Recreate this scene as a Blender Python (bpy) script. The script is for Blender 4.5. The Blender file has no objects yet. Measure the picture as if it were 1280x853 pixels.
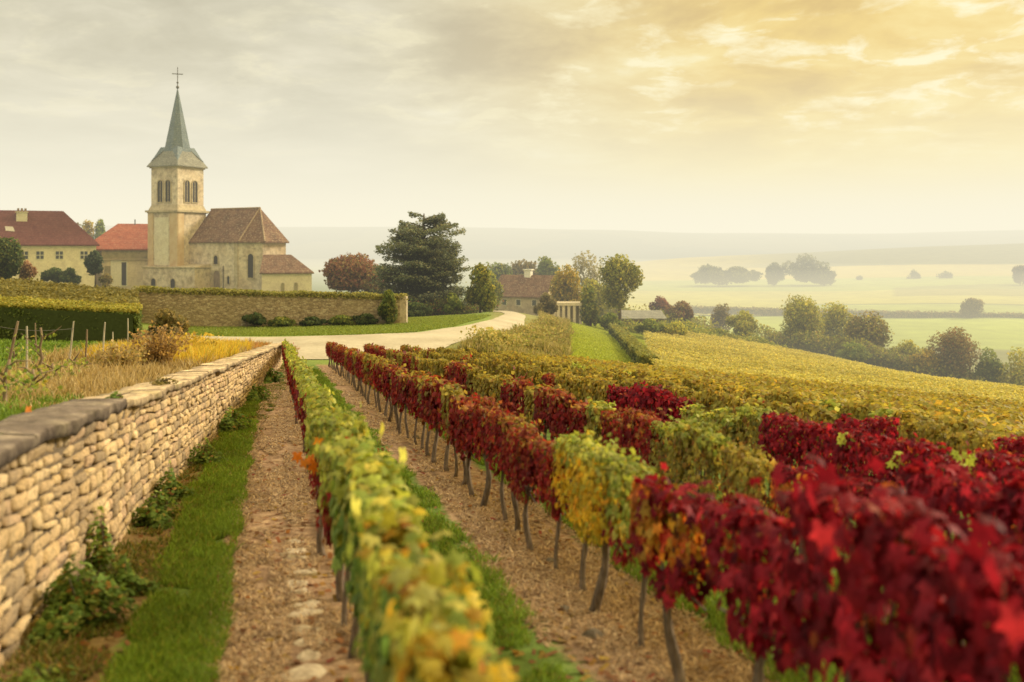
import bpy, math, random
import numpy as np
from mathutils import Vector
random.seed(7); rng = np.random.default_rng(7)
sc = bpy.context.scene
col = sc.collection
F = 1244.0; HY = 310.0           # focal length and horizon, in the photograph's 1280-wide scale
PI = math.pi

# ------------------------------------------------------------------ basic helpers
def tag(o, label=None, cat=None, group=None, kind=None):
    if label: o['label'] = label
    if cat: o['category'] = cat
    if group: o['group'] = group
    if kind: o['kind'] = kind
    return o
def empty(name, loc=(0, 0, 0), rz=0.0):
    o = bpy.data.objects.new(name, None); col.objects.link(o)
    o.location = loc; o.rotation_euler = (0, 0, rz); o.empty_display_size = .2
    return o
def link(name, me, mat, parent=None, loc=None):
    o = bpy.data.objects.new(name, me); col.objects.link(o)
    if mat is not None and len(me.materials) == 0: me.materials.append(mat)
    if parent is not None: o.parent = parent
    if loc is not None: o.location = loc
    return o
def mesh_np(name, V, Fc, colr=None, smooth=False):
    V = np.ascontiguousarray(V, dtype=np.float32); Fc = np.ascontiguousarray(Fc, dtype=np.int32)
    me = bpy.data.meshes.new(name)
    n, k = Fc.shape
    me.vertices.add(len(V)); me.vertices.foreach_set('co', V.ravel())
    me.loops.add(n * k); me.loops.foreach_set('vertex_index', Fc.ravel())
    me.polygons.add(n)
    me.polygons.foreach_set('loop_start', np.arange(0, n * k, k, dtype=np.int32))
    me.polygons.foreach_set('loop_total', np.full(n, k, dtype=np.int32))
    if smooth: me.polygons.foreach_set('use_smooth', np.ones(n, dtype=bool))
    me.update(calc_edges=True)
    if colr is not None:
        c = np.ones((len(V), 4), dtype=np.float32); c[:, :3] = colr[:, :3]
        if colr.shape[1] == 4: c[:, 3] = colr[:, 3]
        a = me.color_attributes.new('tint', 'FLOAT_COLOR', 'POINT'); a.data.foreach_set('color', c.ravel())
    return me
def sstep(a, b, x):
    t = np.clip((x - a) / (b - a), 0, 1); return t * t * (3 - 2 * t)
def vnoise(x, y, s=1.0, seed=0):
    """smooth value noise in 2D, about -1..1"""
    x = np.asarray(x, float) / s + 137.3 + seed * 17.1; y = np.asarray(y, float) / s + 91.7 + seed * 5.3
    xi = np.floor(x); yi = np.floor(y); fx = x - xi; fy = y - yi
    fx = fx * fx * (3 - 2 * fx); fy = fy * fy * (3 - 2 * fy)
    def h(a, b):
        v = np.sin(a * 127.1 + b * 311.7 + seed * 74.7) * 43758.5453
        return (v - np.floor(v)) * 2 - 1
    return (h(xi, yi) * (1 - fx) + h(xi + 1, yi) * fx) * (1 - fy) + (h(xi, yi + 1) * (1 - fx) + h(xi + 1, yi + 1) * fx) * fy
def fbm(x, y, s=1.0, o=3, seed=0):
    r = 0; a = 1; t = 0
    for i in range(o):
        r = r + a * vnoise(x, y, s / 2 ** i, seed + i); t += a; a *= .5
    return r / t

class MB:
    """collects polygons into one mesh"""
    def __init__(s): s.v = []; s.f = []
    def poly(s, pts):
        i = len(s.v); s.v += [tuple(p) for p in pts]; s.f.append(tuple(range(i, i + len(pts))))
    def solid(s, bot, top):
        """prism between two equal rings"""
        n = len(bot); i = len(s.v); s.v += [tuple(p) for p in bot] + [tuple(p) for p in top]
        for k in range(n):
            j = (k + 1) % n; s.f.append((i + k, i + j, i + n + j, i + n + k))
        s.f.append(tuple(i + n + k for k in range(n))); s.f.append(tuple(i + n - 1 - k for k in range(n)))
    def box(s, x0, x1, y0, y1, z0, z1):
        s.solid([(x0, y0, z0), (x1, y0, z0), (x1, y1, z0), (x0, y1, z0)], [(x0, y0, z1), (x1, y0, z1), (x1, y1, z1), (x0, y1, z1)])
    def tube(s, pts, rad, n=6):
        pts = [Vector(p) for p in pts]; i0 = len(s.v)
        for k, p in enumerate(pts):
            d = (pts[min(k + 1, len(pts) - 1)] - pts[max(k - 1, 0)]).normalized()
            a = d.orthogonal().normalized() if k == 0 else (a - d * a.dot(d)).normalized()
            b = d.cross(a)
            for q in range(n):
                t = 2 * PI * q / n
                s.v.append(tuple(p + (a * math.cos(t) + b * math.sin(t)) * rad[k]))
        for k in range(len(pts) - 1):
            for q in range(n):
                r = (q + 1) % n; A = i0 + k * n
                s.f.append((A + q, A + r, A + n + r, A + n + q))
        s.f.append(tuple(i0 + q for q in reversed(range(n)))); L = i0 + (len(pts) - 1) * n
        s.f.append(tuple(L + q for q in range(n)))
    def build(s, name, mat, parent=None, smooth=False):
        me = bpy.data.meshes.new(name); me.from_pydata(s.v, [], s.f)
        if smooth: me.polygons.foreach_set('use_smooth', np.ones(len(me.polygons), dtype=bool))
        me.update(); return link(name, me, mat, parent)

# ------------------------------------------------------------------ terrain
WALL_X = lambda Y: -2.0 - .185 * Y                       # field side of the dry stone wall
CAP_Z = lambda Y: -.72 - .079 * Y
LEAN = .24
def plane(X, Y):
    u = X + LEAN * Y
    d = np.log1p(np.exp(np.clip((u - 5) / 2.0, -30, 30))) * 2.0
    d = np.where(u > 40, u - 5, d)
    return -2.15 - .068 * Y - .1 * d
CP = [(340, 442, 48), (430, 442, 48), (530, 441, 49), (200, 412, 60), (300, 408, 64), (400, 408, 64), (500, 408, 64), (600, 402, 68), (640, 392, 78),
      (560, 418, 58), (630, 387, 95), (560, 398, 90), (500, 398, 95), (600, 432, 52), (640, 425, 60), (662, 408, 75), (690, 402, 90), (750, 465, 58), (760, 432, 80),
      (730, 408, 108), (700, 399, 130), (815, 472, 58), (900, 466, 68), (800, 428, 108), (900, 440, 100), (1000, 466, 80), (1000, 452, 108),
      (1280, 502, 68), (1280, 507, 90), (1120, 478, 90), (1280, 520, 130), (1190, 474, 150), (1050, 450, 165), (930, 428, 150), (800, 403, 135), (850, 410, 145),
      (900, 424, 220), (1100, 433, 240), (1280, 436, 240), (1000, 400, 310), (1280, 402, 310), (800, 397, 260), (850, 391, 350), (1280, 396, 350), (1060, 372, 500),
      (900, 350, 700), (1280, 346, 700), (700, 352, 700), (500, 382, 200), (0, 358, 220), (200, 350, 500), (600, 365, 400), (700, 385, 200), (-300, 350, 400), (1700, 500, 130), (1700, 430, 400),
      (0, 352, 110), (150, 362, 118), (240, 366, 116), (350, 368, 116), (440, 375, 110), (-300, 340, 120), (-200, 390, 60), (1500, 520, 70)]
pts = [((px - 640) / F * Y, Y, (HY - py) / F * Y) for px, py, Y in CP]
for X, Y in [(-9, 44), (-6, 44), (-3, 45), (0, 45), (4, 45), (9, 45), (15, 45), (22, 45), (30, 45), (-6, 40), (2, 40), (12, 40), (25, 40)]:
    pts.append((X, Y, float(plane(np.array(float(X)), np.array(float(Y))))))
for X, Y, Z in [(-15, 46, -4.9), (-22, 46, -3.9), (-30, 48, -3.5), (-45, 50, -3.0), (-30, 60, -3.2), (-45, 62, -2.6), (-40, 75, -3.0), (-22, 52, -4.5)]:
    pts.append((X, Y, Z))
P = np.array(pts)
def warp(X, Y):
    r = np.log(np.maximum(Y, 1) / 40.0); return X / (Y + 20) * 3.0, r
_wx, _wy = warp(P[:, 0], P[:, 1])
def _phi(r2): return .5 * r2 * np.log(r2 + 1e-9)
_n = len(P); K = _phi((_wx[:, None] - _wx) ** 2 + (_wy[:, None] - _wy) ** 2) + np.eye(_n) * .01
A = np.zeros((_n + 3, _n + 3)); A[:_n, :_n] = K; A[:_n, _n] = 1; A[:_n, _n + 1] = _wx; A[:_n, _n + 2] = _wy; A[_n:, :_n] = A[:_n, _n:].T
_slope = P[:, 2] / P[:, 1]
W = np.linalg.solve(A, np.concatenate([_slope, np.zeros(3)]))
def rbf(X, Y):
    X = np.asarray(X, float); Y = np.asarray(Y, float); sh = np.broadcast(X, Y).shape
    X = np.broadcast_to(X, sh).ravel(); Y = np.broadcast_to(Y, sh).ravel()
    wx, wy = warp(X, Y); out = np.empty(len(X))
    for i in range(0, len(X), 20000):
        s = slice(i, i + 20000)
        out[s] = _phi((wx[s, None] - _wx) ** 2 + (wy[s, None] - _wy) ** 2) @ W[:_n] + W[_n] + W[_n + 1] * wx[s] + W[_n + 2] * wy[s]
    return (out * Y).reshape(sh)
def yard_line(X): return 62.0 + (X + 22.4) * (4.0 / 15.3)      # foot of the churchyard wall
def gz(X, Y):
    """ground height"""
    X = np.asarray(X, float); Y = np.asarray(Y, float)
    near = plane(X, Y)
    uw = X - WALL_X(Y)
    terr = CAP_Z(Y) - .16 + .03 * np.clip(-uw - .5, 0, 12)
    near = near * sstep(-.45, -.12, uw) + terr * (1 - sstep(-.45, -.12, uw))
    Yc = np.clip(Y, 30, 760)
    far = rbf(X * Yc / np.maximum(Y, 30), Yc)
    z = np.where(Y < 41, near, near * (1 - sstep(42, 49, Y)) + far * sstep(42, 49, Y))
    # churchyard terrace
    m = sstep(1.3, 2.2, Y - yard_line(X)) * sstep(.6, 1.2, -.107 * Y - .2 - X) * (Y > 50)
    lift = -2.95 - (Y - 64) * .047 - .35 * sstep(-24, -9, X)
    lift = np.maximum(lift, z)
    z = z * (1 - m) + lift * m
    # far valley and hills
    r = X / np.maximum(Y, 1)
    fl = -21 + 3 * fbm(X, Y, 300, 2, 3)
    z = np.where(Y > 720, z * (1 - sstep(720, 800, Y)) + fl * sstep(720, 800, Y), z)
    ridge1 = np.interp(r, [-.6, -.2, .0, .2, .3, .42, .53], [2, 2, 0, -8, -5.0, 1.0, 4.5])
    z = z + (ridge1 + 21) * sstep(760, 1050, Y) * (1 - .7 * sstep(1050, 1250, Y)) * sstep(.05, .22, r)
    ridge2 = np.interp(r, [-.8, -.25, -.1, 0, .1, .18, .3, .4, .52, .8], [50, 42, 42, 40, 35, 30, 28, 29, 36, 50]) + 1.5 * fbm(X, Y, 120, 3, 9)
    z = np.where(Y > 1150, z + (ridge2 - z) * sstep(1150, 2000, Y), z)
    z = z - 60 * sstep(2100, 4000, Y)
    return z
def g1(X, Y): return float(gz(np.array(float(X)), np.array(float(Y))))
def XP(px, Y): return (px - 640) / F * Y
def ZP(py, Y): return (HY - py) / F * Y

# ------------------------------------------------------------------ materials
def new_mat(name):
    m = bpy.data.materials.new(name); m.use_nodes = True; nt = m.node_tree; nt.nodes.clear()
    out = nt.nodes.new('ShaderNodeOutputMaterial'); return m, nt, out
class NT:
    def __init__(s, nt): s.nt = nt
    def n(s, t, **k):
        x = s.nt.nodes.new(t)
        for a, b in k.items():
            if a.startswith('i_'):
                x.inputs[a[2:].replace('_', ' ')].default_value = b
            else: setattr(x, a, b)
        return x
    def l(s, a, b): s.nt.links.new(a, b)
    def math(s, op, a, b=None, clamp=False):
        x = s.n('ShaderNodeMath', operation=op, use_clamp=clamp)
        for i, v in enumerate((a, b)):
            if v is None: continue
            if isinstance(v, (int, float)): x.inputs[i].default_value = v
            else: s.l(v, x.inputs[i])
        return x.outputs[0]
    def noise(s, vec, scale, detail=4, rough=.55, dist=0):
        x = s.n('ShaderNodeTexNoise', i_Scale=scale, i_Detail=detail, i_Roughness=rough, i_Distortion=dist)
        if vec is not None: s.l(vec, x.inputs['Vector'])
        return x.outputs['Fac']
    def ramp(s, fac, stops):
        x = s.n('ShaderNodeValToRGB'); cr = x.color_ramp
        while len(cr.elements) < len(stops): cr.elements.new(.5)
        for e, (p, c) in zip(cr.elements, stops):
            e.position = p; e.color = (c[0], c[1], c[2], 1) if not isinstance(c, (int, float)) else (c, c, c, 1)
        s.l(fac, x.inputs[0]); return x.outputs[0]
    def mix(s, fac, a, b, blend='MIX'):
        x = s.n('ShaderNodeMix', data_type='RGBA', blend_type=blend)
        if isinstance(fac, (int, float)): x.inputs[0].default_value = fac
        else: s.l(fac, x.inputs[0])
        for i, v in ((6, a), (7, b)):
            if isinstance(v, tuple): x.inputs[i].default_value = (*v, 1)
            else: s.l(v, x.inputs[i])
        return x.outputs[2]
    def smooth(s, v, a, b):
        x = s.n('ShaderNodeMapRange', interpolation_type='SMOOTHSTEP'); x.inputs[1].default_value = a; x.inputs[2].default_value = b
        s.l(v, x.inputs[0]); return x.outputs[0]
    def pos(s): return s.n('ShaderNodeNewGeometry').outputs['Position']
    def obj(s): return s.n('ShaderNodeTexCoord').outputs['Object']
    def bump(s, h, strength=.4, dist=.05):
        x = s.n('ShaderNodeBump'); x.inputs['Strength'].default_value = strength; x.inputs['Distance'].default_value = dist
        s.l(h, x.inputs['Height']); return x.outputs[0]
    def bsdf(s, c, rough=.85, normal=None, spec=.25):
        x = s.n('ShaderNodeBsdfPrincipled')
        if isinstance(c, tuple): x.inputs['Base Color'].default_value = (*c, 1)
        else: s.l(c, x.inputs['Base Color'])
        if isinstance(rough, (int, float)): x.inputs['Roughness'].default_value = rough
        else: s.l(rough, x.inputs['Roughness'])
        x.inputs['Specular IOR Level'].default_value = spec
        if normal is not None: s.l(normal, x.inputs['Normal'])
        return x.outputs[0]

def leaf_mat(name, trans=.35, rough=.5, spec=.3):
    m, nt, out = new_mat(name); N = NT(nt)
    a = N.n('ShaderNodeAttribute', attribute_name='tint'); p = N.pos()
    v = N.noise(p, 35, 3)
    c = N.mix(1.0, a.outputs['Color'], N.ramp(v, [(.25, .72), (.75, 1.25)]), 'MULTIPLY')
    b = N.bsdf(c, rough, None, spec)
    tr = N.n('ShaderNodeBsdfTranslucent'); N.l(N.mix(1.0, c, (1.25, 1.1, .7), 'MULTIPLY'), tr.inputs['Color'])
    ms = N.n('ShaderNodeMixShader'); ms.inputs[0].default_value = trans
    N.l(b, ms.inputs[1]); N.l(tr.outputs[0], ms.inputs[2]); N.l(ms.outputs[0], out.inputs['Surface']); return m
def noise_mat(name, stops, scale, bump=.4, dist=.03, rough=.85, scale2=None, stops2=None, spec=.2, detail=6, stretch=None):
    m, nt, out = new_mat(name); N = NT(nt); p = N.obj()
    if stretch:
        mp = N.n('ShaderNodeMapping'); mp.inputs['Scale'].default_value = stretch; N.l(p, mp.inputs['Vector']); p = mp.outputs[0]
    f = N.noise(p, scale, detail); c = N.ramp(f, stops)
    if scale2: c = N.mix(1.0, c, N.ramp(N.noise(p, scale2, 5), stops2), 'MULTIPLY')
    N.l(N.bsdf(c, rough, N.bump(f, bump, dist), spec), out.inputs['Surface']); return m
def flat_mat(name, c, rough=.7, spec=.3, metal=0):
    m, nt, out = new_mat(name); N = NT(nt)
    f = N.noise(N.obj(), 9, 4); cc = N.mix(1.0, c, N.ramp(f, [(.3, .82), (.7, 1.12)]), 'MULTIPLY')
    N.l(N.bsdf(cc, rough, None, spec), out.inputs['Surface']); return m

M_leaf = leaf_mat('vine_leaf', .5, .6, .18)
M_grass = leaf_mat('grass_blade', .35, .6, .2)
M_tree = leaf_mat('tree_leaf', .42, .7, .1)
M_bark = noise_mat('bark', [(.3, (.055, .042, .036)), (.7, (.15, .115, .09))], 30, .9, .02, .95, stretch=(1, 1, .25))
M_vinebark = noise_mat('vine_bark', [(.3, (.07, .052, .042)), (.7, (.22, .17, .13))], 45, 1.0, .012, .95, stretch=(1, 1, .2))
def render_mat(name, base, dark, tan, bscale=.55):
    """weathered lime render over rubble stone"""
    m, nt, out = new_mat(name); N = NT(nt); p = N.obj()
    big = N.noise(p, bscale, 6, .6); mid = N.noise(p, 1.7, 8, .68); fine = N.noise(p, 11, 4, .6)
    c = N.mix(N.ramp(big, [(.42, 0.0), (.62, 1.0)]), base, tan)
    c = N.mix(N.ramp(mid, [(.44, 0.0), (.66, .8)]), c, dark)
    c = N.mix(1.0, c, N.ramp(fine, [(.3, .8), (.7, 1.12)]), 'MULTIPLY')
    N.l(N.bsdf(c, .92, N.bump(mid, .4, .06), .1), out.inputs['Surface']); return m
M_church = render_mat('church_render', (.64, .55, .42), (.25, .205, .15), (.54, .43, .30), .4)
M_plaster = render_mat('pale_plaster', (.66, .61, .46), (.5, .44, .32), (.6, .54, .38))
M_cream = render_mat('cream_plaster', (.70, .61, .46), (.52, .44, .33), (.66, .57, .42))
M_trim = render_mat('dressed_stone', (.50, .43, .29), (.27, .22, .15), (.42, .34, .22))
M_frieze = render_mat('mossy_stone_frieze', (.30, .27, .15), (.18, .16, .09), (.36, .3, .18))
def tile_mat(name, stops, patch, row=2.2):
    m, nt, out = new_mat(name); N = NT(nt); p = N.obj()
    f = N.noise(p, 1.1, 6, .65); c = N.ramp(f, stops)
    sp = N.noise(p, 5.5, 3, .7); c = N.mix(N.ramp(sp, [(.52, 0.0), (.68, .75)]), c, patch)
    sx = N.n('ShaderNodeSeparateXYZ'); N.l(p, sx.inputs[0])
    w = N.math('FRACT', N.math('MULTIPLY', sx.outputs[2], row * 2))
    vo = N.n('ShaderNodeTexVoronoi', i_Scale=7.0); N.l(p, vo.inputs['Vector'])
    c = N.mix(.5, c, N.mix(1.0, c, N.ramp(vo.outputs['Distance'], [(0.0, 1.3), (.6, .55)]), 'MULTIPLY'))
    c = N.mix(1.0, c, N.ramp(w, [(0.0, .72), (.25, 1.05), (1.0, 1.0)]), 'MULTIPLY')
    N.l(N.bsdf(c, .85, N.bump(w, .5, .04), .2), out.inputs['Surface']); return m
M_roof_brown = tile_mat('brown_tile', [(.3, (.10, .058, .042)), (.5, (.16, .088, .06)), (.7, (.23, .14, .092))], (.44, .36, .24))
M_roof_maroon = tile_mat('maroon_tile', [(.3, (.105, .03, .028)), (.7, (.155, .055, .048))], (.2, .1, .08))
M_roof_red = tile_mat('red_tile', [(.3, (.24, .06, .038)), (.7, (.38, .12, .07))], (.42, .24, .15))
M_roof_stone = tile_mat('stone_tile', [(.3, (.18, .18, .16)), (.7, (.30, .30, .26))], (.42, .40, .33))
M_slate = tile_mat('slate', [(.3, (.135, .175, .205)), (.7, (.21, .255, .285))], (.3, .32, .3))
M_dark = flat_mat('dark_opening', (.03, .026, .024), .5)
M_wood = noise_mat('grey_timber', [(.3, (.3, .27, .22)), (.7, (.5, .46, .38))], 14, .5, .01, .9, stretch=(1, 1, .15))
M_brownwood = noise_mat('brown_timber', [(.3, (.14, .1, .07)), (.7, (.28, .21, .15))], 14, .6, .01, .9, stretch=(1, 1, .15))
M_white = flat_mat('white_paint', (.72, .70, .62), .6)
M_iron = flat_mat('wrought_iron', (.09, .085, .075), .5)
M_glass = flat_mat('window_glass', (.05, .05, .055), .15, .6)

# stone of the dry wall
def stone_mat():
    m, nt, out = new_mat('dry_stone'); N = NT(nt); p = N.obj()
    a = N.n('ShaderNodeAttribute', attribute_name='tint')
    f = N.noise(p, 22, 6, .65); g = N.noise(p, 4, 4, .6); h = N.noise(p, 90, 4, .7)
    c = N.mix(1.0, a.outputs['Color'], N.ramp(f, [(.28, .5), (.5, 1.0), (.75, 1.2)]), 'MULTIPLY')
    c = N.mix(N.ramp(g, [(.52, 0.0), (.75, .55)]), c, (.26, .22, .17))
    v = N.math('ADD', f, N.math('MULTIPLY', h, .35))
    N.l(N.bsdf(c, .93, N.bump(v, 1.0, .035), .15), out.inputs['Surface']); return m
M_stone = stone_mat()
def cap_mat():
    m, nt, out = new_mat('lichened_coping'); N = NT(nt); p = N.obj()
    f = N.noise(p, 3.2, 8, .7); g = N.noise(p, 14, 6, .7); k = N.noise(p, 1.2, 5, .6)
    c = N.ramp(f, [(.28, (.085, .075, .068)), (.45, (.17, .15, .13)), (.6, (.27, .245, .2)), (.75, (.46, .42, .33))])
    c = N.mix(1.0, c, N.ramp(g, [(.25, .55), (.6, 1.15)]), 'MULTIPLY')
    c = N.mix(N.ramp(k, [(.55, 0.0), (.7, .5)]), c, (.10, .10, .045))
    c = N.mix(1.0, c, N.n('ShaderNodeAttribute', attribute_name='tint').outputs['Color'], 'MULTIPLY')
    N.l(N.bsdf(c, .95, N.bump(N.math('ADD', f, g), .9, .03), .1), out.inputs['Surface']); return m
M_cap = cap_mat()
M_gap = noise_mat('dark_mortar_earth', [(.3, (.09, .07, .05)), (.7, (.17, .135, .095))], 12, .6, .03, 1.0)  # dark mortar colour behind the stones, also on the clods
M_rubble = None
def rubble_mat():
    m, nt, out = new_mat('rubble_wall'); N = NT(nt); p = N.obj()
    mp = N.n('ShaderNodeMapping'); mp.inputs['Scale'].default_value = (1, 1, 2.0); N.l(p, mp.inputs['Vector'])
    vo = N.n('ShaderNodeTexVoronoi', i_Scale=5.0, feature='DISTANCE_TO_EDGE'); N.l(mp.outputs[0], vo.inputs['Vector'])
    vc = N.n('ShaderNodeTexVoronoi', i_Scale=5.0); N.l(mp.outputs[0], vc.inputs['Vector'])
    sx = N.n('ShaderNodeSeparateColor'); N.l(vc.outputs['Color'], sx.inputs[0])
    c = N.ramp(sx.outputs[0], [(0.0, (.24, .185, .12)), (.5, (.36, .28, .18)), (1.0, (.5, .42, .29))])
    e = N.ramp(vo.outputs['Distance'], [(0.0, .45), (.09, 1.0)])
    c = N.mix(1.0, c, e, 'MULTIPLY'); f = N.noise(p, .6, 5, .6)
    c = N.mix(N.ramp(f, [(.45, 0.0), (.7, .5)]), c, (.30, .25, .15))
    N.l(N.bsdf(c, .95, N.bump(vo.outputs['Distance'], .6, .06), .1), out.inputs['Surface']); return m
M_rubble = rubble_mat()

def ground_mat():
    m, nt, out = new_mat('ground_cover'); N = NT(nt); p = N.pos()
    a = N.n('ShaderNodeAttribute', attribute_name='tint')
    sx = N.n('ShaderNodeSeparateXYZ'); N.l(p, sx.inputs[0]); X, Y = sx.outputs[0], sx.outputs[1]
    u = N.math('ADD', X, N.math('MULTIPLY', Y, LEAN))
    n1 = N.noise(p, 1.6, 5, .6); n2 = N.noise(p, 9, 5, .65); n3 = N.noise(p, 55, 4, .7)
    ud = N.math('ADD', u, N.math('MULTIPLY', N.math('SUBTRACT', n1, .5), .45)); ud = N.math('ADD', ud, N.math('MULTIPLY', N.math('SUBTRACT', n2, .5), .3))
    # straw-littered soil
    soil = N.ramp(n2, [(.25, (.17, .10, .06)), (.5, (.32, .205, .12)), (.75, (.48, .34, .205))])
    soil = N.mix(1.0, soil, N.ramp(n3, [(.3, .62), (.65, 1.25)]), 'MULTIPLY')
    soil = N.mix(1.0, soil, N.ramp(n1, [(.3, .72), (.7, 1.15)]), 'MULTIPLY')
    cb = N.n('ShaderNodeCombineXYZ'); N.l(N.math('MULTIPLY', u, 5.5), cb.inputs[0]); N.l(N.math('MULTIPLY', Y, .35), cb.inputs[1]); rut = N.noise(cb.outputs[0], 1.0, 4, .6)
    soil = N.mix(1.0, soil, N.ramp(rut, [(.32, .62), (.5, 1.0), (.7, 1.12)]), 'MULTIPLY')
    soil = N.mix(N.ramp(N.noise(p, .9, 4, .6), [(.55, 0.0), (.75, .6)]), soil, (.17, .10, .06))
    grass = N.ramp(n2, [(.3, (.09, .13, .028)), (.7, (.16, .24, .05))])
    earth = N.ramp(n2, [(.3, (.15, .095, .05)), (.7, (.30, .22, .11))])
    def band(lo, hi):
        return N.math('MULTIPLY', N.smooth(ud, lo - .07, lo + .07), N.math('SUBTRACT', 1.0, N.smooth(ud, hi - .07, hi + .07)))
    gm = N.math('ADD', band(-1.0, -.33), band(1.3, 1.9)); gm = N.math('ADD', gm, N.smooth(ud, 2.95, 3.1), True)
    c = N.mix(gm, soil, grass)
    e = N.math('SUBTRACT', 1.0, N.smooth(ud, -1.05, -.95)); e = N.math('MULTIPLY', e, .85)
    c = N.mix(e, c, earth)
    far = N.mix(1.0, a.outputs['Color'], N.ramp(n2, [(.3, .75), (.7, 1.2)]), 'MULTIPLY')
    far = N.mix(1.0, far, N.ramp(N.noise(p, .11, 5, .6), [(.3, .82), (.7, 1.15)]), 'MULTIPLY')
    c = N.mix(a.outputs['Alpha'], far, c)
    h = N.math('ADD', n2, N.math('MULTIPLY', n3, .5))
    N.l(N.bsdf(c, .95, N.bump(h, .8, .05), .1), out.inputs['Surface']); return m
M_ground = ground_mat()
def road_mat():
    m, nt, out = new_mat('pale_gravel_road'); N = NT(nt); p = N.pos()
    n1 = N.noise(p, .35, 5, .6); n2 = N.noise(p, 5, 5, .7)
    c = N.ramp(n1, [(.3, (.34, .295, .22)), (.7, (.48, .43, .33))]); c = N.mix(1.0, c, N.ramp(n2, [(.3, .82), (.7, 1.1)]), 'MULTIPLY')
    N.l(N.bsdf(c, .9, N.bump(n2, .3, .02), .2), out.inputs['Surface']); return m
M_road = road_mat()

# ------------------------------------------------------------------ the ground sheet
def build_ground():
    ys = list(np.arange(-5, 46, .3)); y = 46.0
    while y < 4200: ys.append(y); y *= 1.0145
    ys = np.array(ys); s = np.concatenate([np.arange(-1.6, -.75, .05), np.arange(-.75, .62, .0065), np.arange(.62, 1.6, .05)])
    Yg, Sg = np.meshgrid(ys, s, indexing='ij'); Xg = Sg * (Yg + 8)
    Zg = gz(Xg, Yg)
    Zg = Zg + np.where(Yg < 45, .012 * fbm(Xg, Yg, .5, 2, 4), 0)
    nr, nc = Xg.shape
    C = np.zeros((nr, nc, 4))
    def put(mask, c, a=1.0):
        w = np.asarray(mask, float)[..., None] * a; C[..., :3] = C[..., :3] * (1 - w) + np.array(c) * w
    X, Y = Xg, Yg; px = 640 + F * X / np.maximum(Y, 1); big = fbm(X, Y, 60, 3, 1); u = X + LEAN * Y
    put(Y > -100, (.17, .22, .055))
    put((X < WALL_X(Y) - .1) & (Y < 50), (.085, .14, .03))
    put((X < WALL_X(Y) - .3) & (X > WALL_X(Y) - 2.8 - Y * .02) & (Y < 58) & (Y > 10), (.30, .22, .11), .8)
    put((Y > 55) & (Y < 70), (.19, .25, .055))
    put((Y > 43) & (Y < 57) & (X < XP(345, Y)) & (X > XP(250, Y)), (.32, .19, .08), .85)
    # vineyard blocks' soil
    blk1 = sstep(3.0, 4.2, u) * (Y < 46)
    put((Y > 40) & (X > .12 * Y) & (Y < 130), (.30, .27, .085))
    put((Y >= 45) & (Y < 140) & (X > .055 * Y) & (X < .123 * Y + 1.0), (.34, .40, .07))            # grass strip
    put((Y >= 45) & (Y < 130) & (X <= .058 * Y) & (X > -.11 * Y), (.24, .24, .09))         # rough bank
    put((Y >= 57) & (Y < 130) & (X <= -.02 * Y), (.19, .25, .06), 1.0)
    # valley
    put((Y > 130) & (Y < 330), (.15, .21, .06))
    put((Y > 130) & (Y < 250) & (px > 780), (.17, .18, .06))
    put((Y > 235) & (Y < 330) & (px > 800), (.28, .34, .07))
    put((Y > 333) & (Y < 700) & (px > 760), (.36, .35, .08))
    put((Y > 335) & (Y < 430) & (px > 980), (.24, .30, .08), .8)
    put((Y > 560) & (Y < 700) & (px > 800), (.26, .32, .08), .9)
    put((Y > 425) & (Y < 434) & (px > 980), (.08, .09, .04), .9)
    put((Y > 500) & (Y < 560 + (px - 1000) * .2) & (px > 1120), (.17, .16, .07), .6)
    put((Y > 700) & (Y < 1150), (.40, .34, .09))
    put(sstep(800, 1050, px + 40 * fbm(X, Y, 90, 2, 5)) * (Y > 850) * (Y < 1150), (.11, .12, .05), .9)
    put(Y >= 1150, (.075, .085, .05)); put((Y >= 1150) & (fbm(X, Y * .5, 140, 3, 77) > .12), (.035, .055, .04), .8)
    put(sstep(760, 640, px) * (Y > 300) * (Y < 1150) if False else (1 - sstep(640, 780, px)) * (Y > 300) * (Y < 1150), (.13, .17, .08))
    C[..., :3] *= (1 + .18 * big)[..., None]
    C[..., 3] = (1 - sstep(43, 45, Y)) * (X > WALL_X(Y) - .05)
    # second and wider rows: yellowish soil once the foreground lanes are past
    idx = np.arange(nr * nc).reshape(nr, nc)
    Fc = np.stack([idx[:-1, :-1], idx[:-1, 1:], idx[1:, 1:], idx[1:, :-1]], -1).reshape(-1, 4)
    me = mesh_np('ground', np.stack([Xg, Yg, Zg], -1).reshape(-1, 3), Fc, C.reshape(-1, 4), True)
    return tag(link('ground', me, M_ground), kind='structure')
build_ground()

def sheet(name, left, right, mat, off=.05, nseg=60, nw=8):
    """a strip draped over the ground between two polylines of (px, Y)"""
    def rs(pl):
        q = np.array([(XP(a, b), b) for a, b in pl]); d = np.concatenate([[0], np.cumsum(np.hypot(*np.diff(q, axis=0).T))])
        t = np.linspace(0, d[-1], nseg); return np.stack([np.interp(t, d, q[:, 0]), np.interp(t, d, q[:, 1])], -1)
    L, R = rs(left), rs(right); w = np.linspace(0, 1, nw)[None, :, None]
    G = L[:, None] * (1 - w) + R[:, None] * w; G[..., 0] += .12 * fbm(G[..., 0], G[..., 1], 1.5, 2, 8)
    z = gz(G[..., 0], G[..., 1]) + off
    idx = np.arange(nseg * nw).reshape(nseg, nw); Fc = np.stack([idx[:-1, :-1], idx[:-1, 1:], idx[1:, 1:], idx[1:, :-1]], -1).reshape(-1, 4)
    return tag(link(name, mesh_np(name, np.concatenate([G, z[..., None]], -1).reshape(-1, 3), Fc, None, True), mat), kind='structure')
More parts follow.
